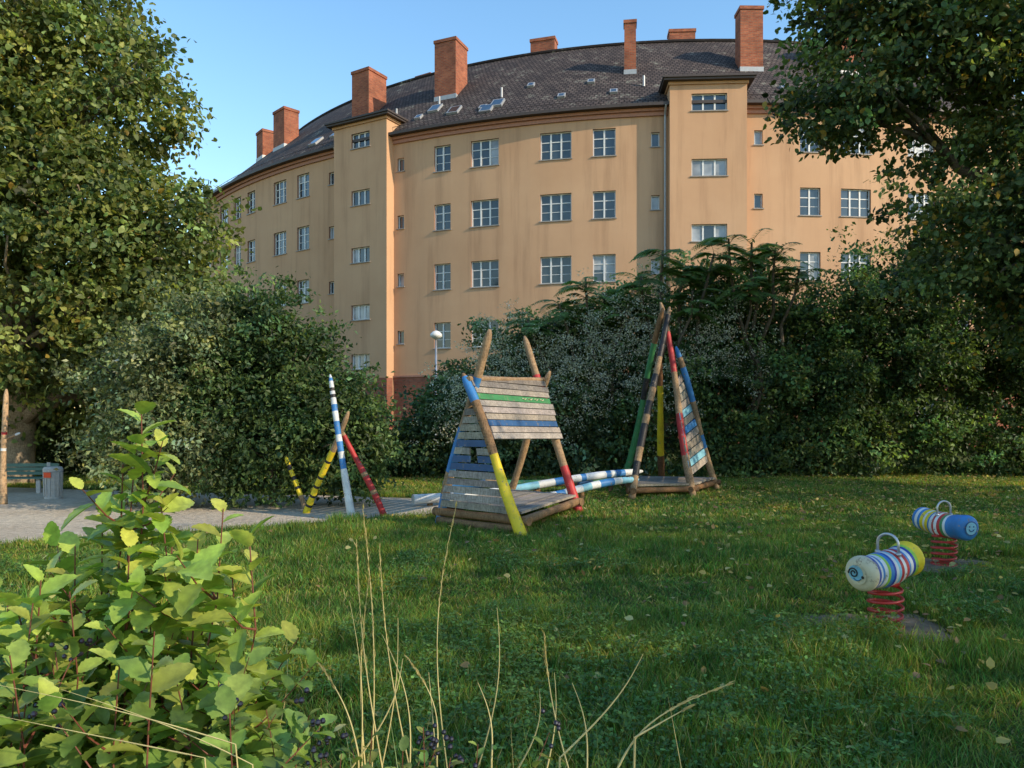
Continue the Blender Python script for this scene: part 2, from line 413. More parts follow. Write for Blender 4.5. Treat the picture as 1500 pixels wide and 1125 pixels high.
def place_grass(X, Y, step, ms, y):
    global gi, ci
    inS = any(inpoly(X+a, Y+b, SANDS) for a in (-.4*step, .4*step) for b in (-.4*step, .4*step))
    sup = mnoise.noise(Vector((X*.5, Y*.5, 3)))
    sup2 = mnoise.noise(Vector((X*1.4, Y*1.4, 9)))
    dr = min(math.hypot((X-a)/1.2, (Y-b)) for a, b in RID)
    if inS or dr < .42: return
    o = bpy.data.objects.new('blades_%d' % gi, random.choice(ms)); gi += 1
    o.location = (X, Y, 0); o.rotation_euler = (0, 0, random.choice([0, 1, 2, 3])*math.pi/2)
    zs = (1.0+.9*sup+.8*sup2)*(.6 if dr < .8 else 1); zs = max(.38, zs); o.scale = (1, 1, zs)
    link(o, lawn)
    if y < 9 and (sup2+.5*sup+.25*math.sin(X*1.1+1.5)) > (.0 if y < 5.5 else .18):
        o = bpy.data.objects.new('clover_leaves_%d' % ci, random.choice(clov)); ci += 1
        o.location = (X, Y, 0); o.rotation_euler = (0, 0, random.random()*6.28); o.scale = (1, 1, max(.7, .9+.9*sup)); link(o, weeds)
y = 1.5
while y < 12:
    xm = .68*y+1.7; x = -math.ceil(xm*2)/2
    while x <= xm+.01:
        place_grass(x+.02*random.random(), y, .5, near if y < 6.1 else mid, y); x += .5
    y += .5
y = 12.25
while y < 24:
    xm = .68*y+2; x = -math.ceil(xm)
    while x <= xm:
        if any(inpoly(x+a, y+b, SANDS) for a in (-.45, 0, .45) for b in (-.45, 0, .45)):
            for a in (-.25, .25):
                for b in (-.25, .25): place_grass(x+a, y+b, .5, mid, y)
        else: place_grass(x, y, 1.0, far, y)
        x += 1
    y += 1
r = np.random.default_rng(5); Pp = []
for i in range(len(SANDS)):
    a = SANDS[i]; b = SANDS[(i+1) % len(SANDS)]
    Ln = math.hypot(a[0]-b[0], a[1]-b[1])
    if a[1] > 14.5 or a[0] < -10: continue
    for k in range(int(Ln*300)):
        t = random.random(); Pp.append((a[0]*(1-t)+b[0]*t+random.gauss(0, .16), a[1]*(1-t)+b[1]*t+random.gauss(0, .16)-.1, 0))
for (rx, ry) in RID:
    for k in range(420):
        a = random.random()*6.283; q = random.gauss(.62, .10); Pp.append((rx-.05+q*1.1*math.cos(a), ry+q*.72*math.sin(a), 0))
Pp = np.array(Pp); n = len(Pp); D = unit(r.normal(size=(n, 3))*.45+np.array([0, 0, 1.]))
V, F, C = leaves(Pp, D, unit(r.normal(size=(n, 3))), .04+.07*r.random(n), np.array([.12, .20, .04])*np.exp(r.normal(size=(n, 1))*.3), np.array([(-.06, 0, 0), (.06, 0, 0), (0, 1, .1)]), np.array([[0, 1, 2]]))
link(bpy.data.objects.new('edge_blades', fast_mesh('edge_blades', V, F, C, M_grass)), lawn)
n = 8500; r = np.random.default_rng(8)
yy = 3.2+17.5*r.random(n)**.8; xx = (r.random(n)*1.35-.55)*yy*.95
k = (r.random(n) < np.clip(.12+.08*(xx)+.035*(yy-6), .05, 1)) & (~np.array([inpoly(a, b, SANDS) for a, b in zip(xx, yy)])); xx = xx[k]; yy = yy[k]; n = len(xx)
P_ = np.stack([xx, yy, .065+.05*r.random(n)], 1)
C_ = np.array([(.50, .38, .11), (.38, .23, .09), (.56, .49, .20), (.26, .17, .09)])[r.integers(0, 4, n)]*(.7+.6*r.random((n, 1)))
V, F, C = leaves(P_, r.normal(size=(n, 3))*np.array([1, 1, .25]), unit(np.array([0, 0, 1.])+r.normal(size=(n, 3))*.4), .035+.045*r.random(n), C_, LEAF6, np.array([[0, 1, 2, 3, 4, 5]]))
link(bpy.data.objects.new('fallen_leaves', fast_mesh('fallen_leaves', V, F, C, M_leaf)))

# ------------------------------------------------------------------ building
CX, CY, RR = 12.0, 80.0, 41.8
def arcmap(u, z, q):
    t = u/RR; r = RR-q; return (CX+r*math.sin(t), CY-r*math.cos(t), z)
def wall_u(px, proj=0.0):
    s = (px-750)/FPX; R2 = RR+proj
    b = CX*s+CY; a = 1+s*s; c = CX*CX+CY*CY-R2*R2
    Y = (b-math.sqrt(b*b-a*c))/a; X = s*Y
    return RR*math.atan2(X-CX, CY-Y)
house = empty('apartment_building')
walls = MB(); wins = MB(); trim = MB(); roof = MB(); chim = MB(); pl = MB()
WM = [M_frame, M_glass, M_curt, M_sill, M_surround]
def window(mp, u0, u1, z0, z1, ncas=2, trans=.66, rs=None):
    D = .17
    for a in ([(u0, z0), (u1, z0)], [(u1, z0), (u1, z1)], [(u1, z1), (u0, z1)], [(u0, z1), (u0, z0)]):
        (ua, za), (ub, zb) = a
        walls.face([mp(ua, za, 0), mp(ub, zb, 0), mp(ub, zb, D+.06), mp(ua, za, D+.06)], 1)
    fr = .05
    wins.box(mp, u0, u1, z0, z0+fr, D-.05, D+.05, 0); wins.box(mp, u0, u1, z1-fr, z1, D-.05, D+.05, 0)
    wins.box(mp, u0, u0+fr, z0+fr, z1-fr, D-.05, D+.05, 0); wins.box(mp, u1-fr, u1, z0+fr, z1-fr, D-.05, D+.05, 0)
    for k in range(1, ncas):
        c = u0+(u1-u0)*k/ncas; wins.box(mp, c-.04, c+.04, z0+fr, z1-fr, D-.045, D+.04, 0)
    if trans and ncas > 1 and (z1-z0) > 1:
        zc = z0+(z1-z0)*trans
        for k in range(ncas):
            a = u0+(u1-u0)*k/ncas+.05; b = u0+(u1-u0)*(k+1)/ncas-.05
            wins.box(mp, a, b, zc-.022, zc+.022, D-.03, D+.03, 0)
            zc2 = z0+(z1-z0)*.34; wins.box(mp, a, b, zc2-.012, zc2+.012, D-.02, D+.02, 0)
    pc = random.random()
    for k in range(ncas):
        a = u0+(u1-u0)*k/ncas; b = u0+(u1-u0)*(k+1)/ncas
        m = 2 if (random.random() < (.75 if pc < .25 else .1)) else 1
        tl = random.uniform(-.012, .012)
        if random.random() < .3 and (z1-z0) > 1:
            zz = z0+(z1-z0)*random.uniform(.35, .7)
            wins.face([mp(a, z0, D+tl), mp(b, z0, D-tl), mp(b, zz, D-tl), mp(a, zz, D+tl)], 1); wins.face([mp(a, zz, D+tl), mp(b, zz, D-tl), mp(b, z1, D-tl), mp(a, z1, D+tl)], m)
        else:
            wins.face([mp(a, z0, D+tl), mp(b, z0, D-tl), mp(b, z1, D-tl), mp(a, z1, D+tl)], m)
    wins.box(mp, u0-.06, u1+.06, z0-.05, z0, -.06, D-.06, 3)
def facade(mp, ua, ub, za, zb, wl, du=1.2, m=0, mbx=None):
    mbx = mbx or walls
    us = {ua, ub}; zs = {za, zb}
    for (a, b, c, d, nc) in wl: us |= {a, b}; zs |= {c, d}
    k = ua
    while k < ub: us.add(k); k += du
    us = sorted(us); zs = sorted(zs)
    for i in range(len(us)-1):
        for j in range(len(zs)-1):
            cu = (us[i]+us[i+1])/2; cz = (zs[j]+zs[j+1])/2
            if any(a < cu < b and c < cz < d for (a, b, c, d, nc) in wl): continue
            mbx.face([mp(us[i], zs[j], 0), mp(us[i+1], zs[j], 0), mp(us[i+1], zs[j+1], 0), mp(us[i], zs[j+1], 0)], m,
                     [(us[i], zs[j]), (us[i+1], zs[j]), (us[i+1], zs[j+1]), (us[i], zs[j+1])])
    for (a, b, c, d, nc) in wl: window(mp, a, b, c, d, nc)
ROWS = [15.45, 12.3, 9.1, 5.95]
PLZ = 3.75; EAVE = 17.0
cols = []
for px, wd, h, nc in [(348, 1.0, 1.4, 2), (368, 1.0, 1.4, 2), (410, 1.3, 1.4, 3), (444, 1.1, 1.4, 2), (486, .45, .72, 1), (587, .42, .72, 1), (648, .98, 1.38, 2), (710, 1.55, 1.38, 3),
                      (814, 1.62, 1.38, 3), (885, 1.15, 1.38, 2), (960, .42, .72, 1), (1111, .42, .72, 1), (1187, 1.05, 1.38, 2), (1254, 1.6, 1.38, 3),
                      (1350, 1.6, 1.38, 3), (1408, 1.1, 1.38, 2)]:
    cols.append((wall_u(px), wd, h, nc))
u0 = cols[0][0]
for du_, wd, h, nc in [(-2.3, 1.5, 1.4, 3), (-6, 1.5, 1.4, 3), (-8.5, 1.1, 1.4, 2)]: cols.append((u0+du_, wd, h, nc))
u1 = wall_u(1408)
for du_, wd, h, nc in [(2.6, .45, .72, 1), (9, .45, .72, 1), (11.5, 1.1, 1.4, 2), (14.5, 1.6, 1.4, 3), (19, 1.6, 1.4, 3)]: cols.append((u1+du_, wd, h, nc))
UL, UR = -46.0, 40.0
wl = [(u-w_/2, u+w_/2, z-h/2, z+h/2, nc) for (u, w_, h, nc) in cols for z in ROWS]
facade(arcmap, UL, UR, PLZ, EAVE, wl)
pw = [(u-w_/2, u+w_/2, 1.5, 2.7, nc) for (u, w_, h, nc) in cols if h > 1]
def plmap(u, z, q): return arcmap(u, z, q-.05)
facade(plmap, UL, UR, 0, PLZ, pw, mbx=pl)
k = UL
while k < UR:
    k2 = min(UR, k+1.2)
    pl.box(arcmap, k, k2, PLZ-.001, PLZ+.09, -.10, 0.01, 1)
    trim.box(arcmap, k, k2, 16.62, 16.82, -.10, .02, 0); trim.box(arcmap, k, k2, 16.82, 16.97, -.22, .02, 0)
    trim.box(arcmap, k, k2, 16.975, 17.04, -.42, .3, 1); trim.box(arcmap, k, k2, 16.98, 17.13, -.52, -.425, 1)
    k = k2
SL0, QR, ZR = -.42, 6.5, 23.4
slen = math.hypot(QR-SL0, ZR-17.05); cs = (QR-SL0)/slen; sn = (ZR-17.05)/slen
def roofmap(u, v, h):
    return arcmap(u, 17.05+v*sn+h*cs, SL0+v*cs-h*sn)
k = UL
while k < UR:
    k2 = min(UR, k+1.2)
    NV = 4
    for j in range(NV):
        v0 = slen*j/NV; v1 = slen*(j+1)/NV
        roof.face([roofmap(k, v0, 0), roofmap(k2, v0, 0), roofmap(k2, v1, 0), roofmap(k, v1, 0)], 0, [(k, v0), (k2, v0), (k2, v1), (k, v1)])
    roof.face([arcmap(k, ZR, QR), arcmap(k2, ZR, QR), arcmap(k2, 17, 13.4), arcmap(k, 17, 13.4)], 0, [(k, 0), (k2, 0), (k2, 9), (k, 9)])
    walls.face([arcmap(k, 0, 13), arcmap(k2, 0, 13), arcmap(k2, 17.4, 13), arcmap(k, 17.4, 13)], 0)
    roof.tube([arcmap(k, ZR+.02, QR), arcmap(k2, ZR+.02, QR)], .13, 7, 0)
    for vv in (.55,): roof.tube([roofmap(k, vv, .16), roofmap(k2, vv, .16)], .018, 5, 1); roof.tube([roofmap(k, vv, 0), roofmap(k, vv, .17)], .015, 4, 1)
    k = k2
for U in (UL, UR):
    walls.face([arcmap(U, 0, 0), arcmap(U, 0, 13), arcmap(U, 17, 13), arcmap(U, ZR, QR), arcmap(U, 17, 0)], 0)
for px, v, s in [(602, 1.7, 0), (618, 2.6, 1), (655, 1.8, 1), (708, 1.3, 1), (720, 1.9, 1), (818, 1.9, 0), (898, 1.9, 0), (700, 1.6, 0), (446, 1.8, 1), (470, 2.0, 0), (1160, 1.9, 0), (1220, 1.9, 1), (760, 4.0, 0), (860, 3.6, 0)]:
    u = wall_u(px); a = .34 if s else .2; b = .42 if s else .22
    trim.box(roofmap, u-a, u+a, v-b, v+b, .0, .12, 2); trim.box(roofmap, u-a+.07, u+a-.07, v-b+.07, v+b-.07, .115, .128, 3)
for px, v in [(620, 3.0), (720, 2.8), (945, 2.5), (560, 2.4)]:
    u = wall_u(px); p = Vector(roofmap(u, v, 0)); trim.tube([p, p+Vector((0, 0, .55))], .06, 8, 2)
for px, q, wd, dp, zt in [(419, 3.2, 1.5, 1.1, 22.6), (390, 3.5, 1.2, 1, 22.3), (541, 3.0, 1.35, 1.6, 22.6), (503, 7.6, 1.1, .8, 24.0), (661, 3.3, 1.35, 1.5, 23.25), (625, 8.0, 1.2, .8, 24.2),
                          (797, 7.4, 1.5, .8, 24.6), (923, 3.2, .62, .62, 23.0), (998, 7.6, 1.5, .8, 24.5), (1097, 3.3, 1.2, .95, 23.5), (1240, 3.3, 1.3, 1, 23.4), (1400, 3.3, 1.3, 1, 23.4)]:
    s = (px-750)/FPX; R2 = RR-q; b_ = CX*s+CY; a_ = 1+s*s; c_ = CX*CX+CY*CY-R2*R2
    Y = (b_-math.sqrt(b_*b_-a_*c_))/a_; u = RR*math.atan2(s*Y-CX, CY-Y)
    f = RR/(RR-q); hw = wd/2*f
    zb = min(17.05+(q-dp/2-SL0)*sn/cs, ZR)
    chim.box(arcmap, u-hw, u+hw, zb-.8, zt-.18, q-dp/2, q+dp/2, 0)
    chim.box(arcmap, u-hw-.05, u+hw+.05, zt-.178, zt, q-dp/2-.05, q+dp/2+.05, 0)
    chim.box(arcmap, u-hw+.12, u+hw-.12, zt+.002, zt+.06, q-dp/2+.1, q+dp/2-.1, 2)
    if q < 6: chim.box(arcmap, u-hw-.03, u+hw+.03, zb-.8, zb+.22, q-dp/2-.03, q+dp/2+.03, 1)
PRJ = .6
for pa, pb, ww in [(490, 567, 1.3), (981, 1094, 1.72)]:
    ua = wall_u(pa, PRJ); ub = wall_u(pb, PRJ); uc = (ua+ub)/2; hw = (ub-ua)/2*(RR+PRJ)/RR; t0 = uc/RR
    O = Vector((CX+(RR+PRJ)*math.sin(t0), CY-(RR+PRJ)*math.cos(t0), 0)); T = Vector((math.cos(t0), math.sin(t0), 0)); NN = Vector((math.sin(t0), -math.cos(t0), 0))
    def tm(u, z, q, O=O, T=T, NN=NN): p = O+T*u-NN*q; return (p.x, p.y, z)
    twl = [(-ww/2+.05, ww/2+.05, z-.42, z+.42, 3) for z in (17.0, 13.8, 10.6, 7.4, 4.65)]
    facade(tm, -hw, hw, 0, 18.0, twl, 3)
    for s in (-1, 1): walls.face([tm(s*hw, 0, 0), tm(s*hw, 0, 3.5), tm(s*hw, 18, 3.5), tm(s*hw, 18, 0)], 0)
    walls.face([tm(-hw, 17, 3.5), tm(hw, 17, 3.5), tm(hw, 18, 3.5), tm(-hw, 18, 3.5)], 0)
    trim.box(tm, -hw-.08, hw+.08, 17.86, 18.0, -.08, 3.4, 4)
    trim.box(tm, -hw-.32, hw+.32, 18.003, 18.10, -.32, 3.7, 1)
    trim.box(tm, -hw-.38, hw+.38, 18.104, 18.20, -.40, 3.75, 1)
    pl.box(tm, -hw-.03, hw+.03, 0, 3.72, -.03, .5, 0)
    uu = -(hw+.16); trim.tube([tm(uu, 0, PRJ-.12), tm(uu, 16.6, PRJ-.12), tm(uu, 17.0, PRJ-.45)], .055, 8, 2)
walls.obj('walls', [M_stucco, M_surround], house); wins.obj('windows', WM, house); trim.obj('cornice_and_gutters', [M_cornice, M_gutter, M_zinc, M_glass, M_stucco], house)
roof.obj('roof', [M_roof, M_gutter], house); chim.obj('chimneys', [M_brick, M_zinc, M_dark], house); pl.obj('plinth', [M_plinth, M_cornice], house)

# ------------------------------------------------------------------ trees and shrubs
lt = empty('unseen_shade_tree')
lobesA = [(-11.8, 18, 11.2, 3.0, 3.2, 3.8), (-9.5, 17.4, 8.8, 1.9, 2.3, 1.9), (-12.6, 17, 7.2, 3.3, 3, 3), (-9.2, 17.2, 6.0, 2.0, 2.2, 1.6), (-7.9, 17, 5.3, 1.6, 1.8, 1.5),
          (-7.9, 16.8, 3.7, 1.6, 1.8, 1.5), (-11, 16.5, 4.1, 3.0, 2.2, 2.0), (-14.8, 17, 9, 2.5, 2.5, 4), (-12.6, 18.6, 2.5, 2.4, 1.5, 1.7), (-9.4, 18.8, 2.6, 1.8, 1.4, 1.8)]
trunk_obj(lt, (-11.6, 18, 0), (-11.2, 17.6, 12), .33, lobesA, nsub=7, col=(2.0, 1.9, 1.7))
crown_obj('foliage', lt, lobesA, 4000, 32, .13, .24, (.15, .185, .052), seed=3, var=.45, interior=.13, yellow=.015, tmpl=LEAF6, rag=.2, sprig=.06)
sh = empty('hazel_shrub')
lb = [(-4.45, 13.8, 3.05, .75, .8, 1.05), (-3.75, 13.8, 2.2, .75, .9, 1.1), (-3.05, 13.7, 1.3, .7, .8, 1.05), (-4.4, 13.5, 1.1, 1.3, .7, 1.0), (-5.2, 13.9, 2.0, .9, .9, 1.2), (-2.75, 13.9, 1.0, .5, .5, .8)]
trunk_obj(sh, (-4.3, 13.8, 0), (-4.3, 13.8, 2.6), .06, lb, nsub=4, name='stems')
crown_obj('foliage', sh, lb, 1400, 32, .09, .14, (.075, .125, .042), seed=4, var=.42, rag=.28, sprig=.15)
sh = empty('elder_shrub')
lb = [(-5.9, 13.5, 2.4, .9, .9, 1.0), (-6.8, 13.9, 2.2, .75, .8, .8), (-6.1, 13.4, 1.0, 1.1, .8, 1.0), (-5.3, 13.3, 3.15, .55, .6, .6), (-6.6, 13.8, 1.2, .6, .7, .9)]
trunk_obj(sh, (-6.0, 13.8, 0), (-6.0, 13.8, 2.2), .06, lb, nsub=4, name='stems')
crown_obj('foliage', sh, lb, 1100, 28, .085, .15, (.17, .205, .095), seed=5, var=.5, rag=.3, sprig=.15)
for k, (a, lbs, cl) in enumerate([((-12.5, 21), [(-13, 20.5, 1.6, 2.2, 1.6, 2.0), (-10.5, 21, 1.4, 2.0, 1.5, 1.9)], 600), ((-17, 22), [(-17, 22, 2.2, 2.8, 2, 2.8), (-14.5, 22.5, 3.0, 2.5, 2, 2.6)], 600),
                                  ((-7, 21), [(-8, 21.5, 1.4, 2.0, 1.6, 1.8), (-5.6, 21.5, 1.3, 1.7, 1.5, 1.7)], 600), ((-3.4, 21), [(-3.5, 21, .6, 1.4, 1.2, .85), (-2.0, 20.8, .85, 1.2, 1.2, 1.25), (-4.8, 21.3, .7, 1.2, 1.2, 1.0)], 650)]):
    sh = empty('shrub'); trunk_obj(sh, (a[0], a[1], 0), (a[0], a[1], 1.4), .05, lbs, nsub=3, name='stems')
    crown_obj('foliage', sh, lbs, cl, 32, .13, .2, (.075, .125, .042), seed=60+k, var=.4, rag=.22)
tops = [(-1.2, 3.0), (.3, 4.3), (1.9, 4.7), (3.4, 5.2), (5.0, 5.9), (6.6, 5.9), (8.2, 4.9), (9.4, 5.9), (11.0, 6.6), (13.0, 6.8), (15.2, 6.6), (17.8, 6.4)]
groups = [tops[0:3], tops[3:6], tops[6:9], tops[9:12]]
rr = random.Random(4)
for gi_, g in enumerate(groups):
    hs_ = empty('hedge_shrub'); lbs = []
    for (x, t) in g:
        lbs.append((x, 21.4, t*.62, 1.3, 1.3, t*.38)); lbs.append((x+rr.uniform(-.4, .4), 20.8, t*.38, 1.25, 1.1, t*.36)); lbs.append((x+rr.uniform(-.5, .5), 20.3, .75, 1.15, .75, .95))
        lbs.append((x+rr.uniform(-.7, .7), 20.9, t*.8, .65, .7, t*.17)); lbs.append((x+rr.uniform(-.8, .8), 19.9, t*.45, .6, .5, .6))
    cx = g[1][0]
    trunk_obj(hs_, (cx, 21.6, 0), (cx, 21.6, g[1][1]*.7), .09, lbs, nsub=2, name='stems')
    colr = [(.115, .17, .075), (.10, .165, .06), (.085, .145, .05), (.085, .14, .05)][gi_]
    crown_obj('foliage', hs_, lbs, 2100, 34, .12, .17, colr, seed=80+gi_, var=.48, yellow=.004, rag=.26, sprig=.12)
    if gi_ < 2:
        r = np.random.default_rng(90+gi_)
        cs_ = []
        cand = [(.2, 20.1, 2.6), (1.0, 20.0, 3.0), (1.7, 20.2, 3.4), (2.4, 20.1, 2.6), (-.6, 20.2, 2.0), (1.5, 19.8, 2.0), (2.2, 20.3, 4.1), (.0, 20.6, 3.4), (-1.2, 19.8, 1.6), (-.8, 19.8, 2.4)] if gi_ == 0 else [(3.0, 20.0, 3.0), (3.4, 20.2, 3.8), (5.4, 20.1, 3.5), (3.6, 19.9, 2.2), (4.6, 20.2, 3.0), (5.9, 20.2, 3.0), (2.9, 20.3, 4.3)]
        for c in cand:
            for _ in range(75 if gi_ == 0 else 60): cs_.append(np.array(c)+r.normal(size=3)*np.array([.5, .28, .5]))
        cs_ = np.array(cs_); per = 18; P_ = np.repeat(cs_, per, 0)+r.normal(size=(len(cs_)*per, 3))*np.array([.085, .085, .06])
        P_[:, 1] -= .55; n = len(P_)
        V, F, C = leaves(P_, r.normal(size=(n, 3)), unit(r.normal(size=(n, 3))), .035+.035*r.random(n), np.array([.50, .50, .41])*np.exp(r.normal(size=(n, 1))*.3))
        link(bpy.data.objects.new('seed_heads', fast_mesh('seed_heads', V, F, np.clip(C, 0, .8), M_leaf)), hs_)
def frond_tree(name, base, heads, seed, fl=1.0):
    r = random.Random(seed); e = empty(name); mb = MB(); P_ = []; D_ = []; N_ = []; S_ = []; C_ = []
    base = Vector(base)
    for h in heads:
        h = Vector(h); bp = branch_pts(base, h, 8, .1); mb.tube(bp, [.07*(1-.75*i/7)+.01 for i in range(8)], 6, 0)
        for k in range(15):
            st = bp[-1].lerp(bp[-2], r.random()*.9)
            az = r.uniform(0, 6.28); up = r.uniform(.05, 1.0); dr = Vector((math.cos(az), math.sin(az)*.9, up)).normalized()
            Ln = fl*r.uniform(.7, 1.15); rp = []; nseg = 10
            for i in range(nseg+1):
                t = i/nseg; rp.append(st+dr*Ln*t+Vector((0, 0, -.55*Ln*t*t)))
            mb.tube(rp, [.009*(1-.7*i/nseg) for i in range(nseg+1)], 4, 1, cap=False)
            bc = r.uniform(.7, 1.4)
            for i in range(1, 2*nseg+1):
                t = i/(2*nseg); p = st+dr*Ln*t+Vector((0, 0, -.55*Ln*t*t)); tg = (dr+Vector((0, 0, -1.1*t))).normalized()
                side = tg.cross(Vector((0, 0, 1))).normalized()
                for s in (-1, 1):
                    d = side*s+tg*.45+Vector((0, 0, -.25+r.uniform(-.12, .12)))
                    P_.append(p); D_.append(d); N_.append((r.uniform(-.2, .2), -.3, 1)); S_.append(.23*fl*(math.sin(math.pi*min(1, t*.85+.15))*.7+.35)); c = bc*r.uniform(.8, 1.2); C_.append((.14*c, .24*c, .07*c))
    tm_ = np.array([(0, 0, 0), (.13, .3, .03), (.09, .7, 0), (0, 1, -.05), (-.09, .7, 0), (-.13, .3, .03)])
    V, F, C = leaves(np.array(P_), np.array(D_), np.array(N_, float), np.array(S_), np.array(C_), tm_, np.array([[0, 1, 2, 3, 4, 5]]))
    link(bpy.data.objects.new('fronds', fast_mesh('fronds', V, F, C, M_leaf)), e); mb.obj('branches', [M_bark, simple('rachis', (.20, .21, .08))], e)
frond_tree('tree_of_heaven', (2.2, 20.6, 0), [(1.9, 19.9, 5.2), (2.4, 20.3, 4.9), (1.2, 19.8, 4.5), (3.0, 19.8, 4.5), (.4, 20.0, 4.1)], 2)
frond_tree('tree_of_heaven', (4.0, 20.6, 0), [(3.9, 19.9, 5.9), (4.5, 20.1, 5.5), (3.3, 19.7, 5.2), (5.2, 19.8, 5.8), (4.6, 19.6, 4.8)], 3)
frond_tree('tree_of_heaven', (6.6, 20.6, 0), [(6.8, 19.9, 5.9), (6.2, 19.9, 6.1), (7.4, 19.8, 5.4), (6.0, 19.5, 5.0), (5.6, 19.9, 6.2)], 6)
rt = empty('maple_tree')
lobesR = [(7.5, 15, 8.7, 1.9, 1.8, 1.4), (6.4, 15, 7.6, 1.1, 1.2, .7), (9.4, 14.6, 10.2, 3.0, 2.8, 2.4), (10.6, 15, 6.7, 2.5, 2.4, 1.8), (9.7, 15, 4.9, 2.1, 2.0, 1.1), (12.3, 15.4, 8.5, 3.2, 3, 4), (11.8, 15, 3.8, 2.2, 2, 1.6), (6.9, 15, 9.8, 1.3, 1.3, 1.2)]
trunk_obj(rt, (12.4, 15.6, 0), (11.6, 15.5, 11), .35, lobesR, nsub=6)
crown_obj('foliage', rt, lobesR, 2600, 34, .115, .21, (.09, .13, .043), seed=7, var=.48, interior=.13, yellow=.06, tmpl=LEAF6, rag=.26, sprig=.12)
for k, (x, y_, h, s) in enumerate([(15.5, 2.0, 10, 3.4), (18.5, 8.0, 11, 3.8), (14.5, -4.0, 9.5, 2.8), (18.5, -1.0, 13, 3.4)]):  # unseen trees right of the view, added to cast shade on the lawn
    e = empty('unseen_shade_tree'); lbs = [(x, y_, h*.66, s, s, h*.33), (x-s*.5, y_+1, h*.5, s*.6, s*.6, h*.2), (x+s*.5, y_-1, h*.5, s*.6, s*.6, h*.2)]
    trunk_obj(e, (x, y_, 0), (x, y_, h*.8), .28, lbs, nsub=3); crown_obj('foliage', e, lbs, 290, 18, .26, .55, (.10, .16, .05), seed=120+k)
bt = empty('background_trees')
lbs = [(-34+5*i+rr.uniform(-1, 1), 44+rr.uniform(-3, 6), 4.5+rr.uniform(-1, 1), 3.6, 3, 4.5+rr.uniform(-1, 1.5)) for i in range(4)]+[(24+4.5*i, 30+rr.uniform(-2, 4), 5, 3.4, 3, 5+rr.uniform(-1, 2)) for i in range(5)]
crown_obj('foliage', bt, lbs, 1500, 26, .3, .45, (.07, .115, .04), seed=140, var=.3)

# ------------------------------------------------------------------ play equipment
KEYS = list(PM.keys()); MATS = [PM[k] for k in KEYS]; KI = {k: i for i, k in enumerate(KEYS)}
def pole(mb, p0, p1, r0, r1, segs, bend=.03, n=44, tip=True, col=(1, 1, 1), seed=0):
    rr = random.Random(seed); p0 = Vector(p0); p1 = Vector(p1); d = (p1-p0); Ln = d.length; o = d.orthogonal().normalized(); o2 = d.normalized().cross(o)
    a1, a2 = rr.uniform(-1, 1), rr.uniform(-1, 1); ph = rr.uniform(0, 6)
    pts = []; rad = []
    for i in range(n):
        t = i/(n-1); pts.append(p0+d*t+(o*a1*math.sin(math.pi*t)+o2*a2*math.sin(2*math.pi*t))*bend*Ln)
        rad.append((r0+(r1-r0)*t)*(1+.06*math.sin(9*t+ph)+.03*math.sin(23*t+ph*2)+rr.uniform(-.02, .02)))
    if tip:
        rad[-1] *= .35; rad[-2] *= .75; rad[-3] *= .93
    def mf(t):
        for f, k in segs:
            if t < f: return KI[k]
        return KI[segs[-1][1]]
    mb.tube(pts, rad, 12, mfun=mf, col=col)
def panel(mb, c00, c10, c11, c01, n, keys={}, thick=.03, hole=None, seed=0, nrm=None):
    rr = random.Random(seed); c00, c10, c11, c01 = map(Vector, (c00, c10, c11, c01))
    nn = (c10-c00).cross(c01-c00).normalized()
    for i in range(n):
        v0 = i/n+.006; v1 = (i+1)/n-.006; off = rr.uniform(-.005, .005)
        spans = [(rr.uniform(-.02, .01), 1+rr.uniform(-.01, .02))]
        if hole and i in hole[2]: spans = [(0, hole[0]), (hole[1], 1)]
        g = rr.uniform(.72, 1.2); cl = (g, g*rr.uniform(.96, 1.02), g*rr.uniform(.90, 1.04))
        sk = rr.uniform(-.008, .008)
        for (ua, ub) in spans:
            def mp(u, z, q):
                zz = z+sk*(u-.5)
                return c00.lerp(c10, u).lerp(c01.lerp(c11, u), zz)+nn*(q+off)
            mb.box(mp, ua, ub, v0, v1, -thick/2, thick/2, KI[keys.get(i, 'plank')], cl)
A = Vector((-1.12, 11.3, 0)); B = Vector((.163, 10.2, 0)); Cc = Vector((1.13, 12.7, 0)); Dd = Vector((-.15, 13.8, 0))
X1 = Vector((-.58, 10.85, 1.97)); X2 = Vector((.517, 13.25, 2.07))
cl1 = empty('climbing_hut'); mb = MB()
off = Vector((.04, .09, 0))
At = A+(X1-A)*1.43; Bt = B+(X1-B)*1.12; Ct = Cc+(X2-Cc)*1.45; Dt = Dd+(X2-Dd)*1.15
pole(mb, A+off, At+off, .072, .06, [(.14, 'blue'), (.27, 'log'), (.50, 'blue'), (.67, 'log'), (.76, 'blue'), (1, 'log')], .012, seed=1)
pole(mb, B-off*.6, Bt-off*.6, .078, .058, [(.48, 'yellow'), (.8, 'log'), (.97, 'blue'), (1, 'log')], .012, seed=2, col=(.8, .72, .65))
pole(mb, Cc-off*.6, Ct-off*.6, .078, .06, [(.24, 'red'), (.52, 'log'), (.76, 'red'), (1, 'log')], .012, seed=3)
pole(mb, Dd+off, Dt+off, .07, .055, [(1, 'log')], .015, seed=4)
mb.obj('poles', MATS, cl1, merge=True)
def on(a, x, z): return a+(x-a)*(z/x.z)
mb = MB()
panel(mb, on(A, X1, .28)-Vector((0, .03, 0)), on(B, X1, .28)-Vector((.05, -.03, 0)), on(B, X1, 1.72), on(A, X1, 1.72), 13, {5: 'dblue', 6: 'dblue', 8: 'dblue'}, hole=(.42, .62, (6, 7)), seed=3)
pb = Vector((.05, -.02, .06))
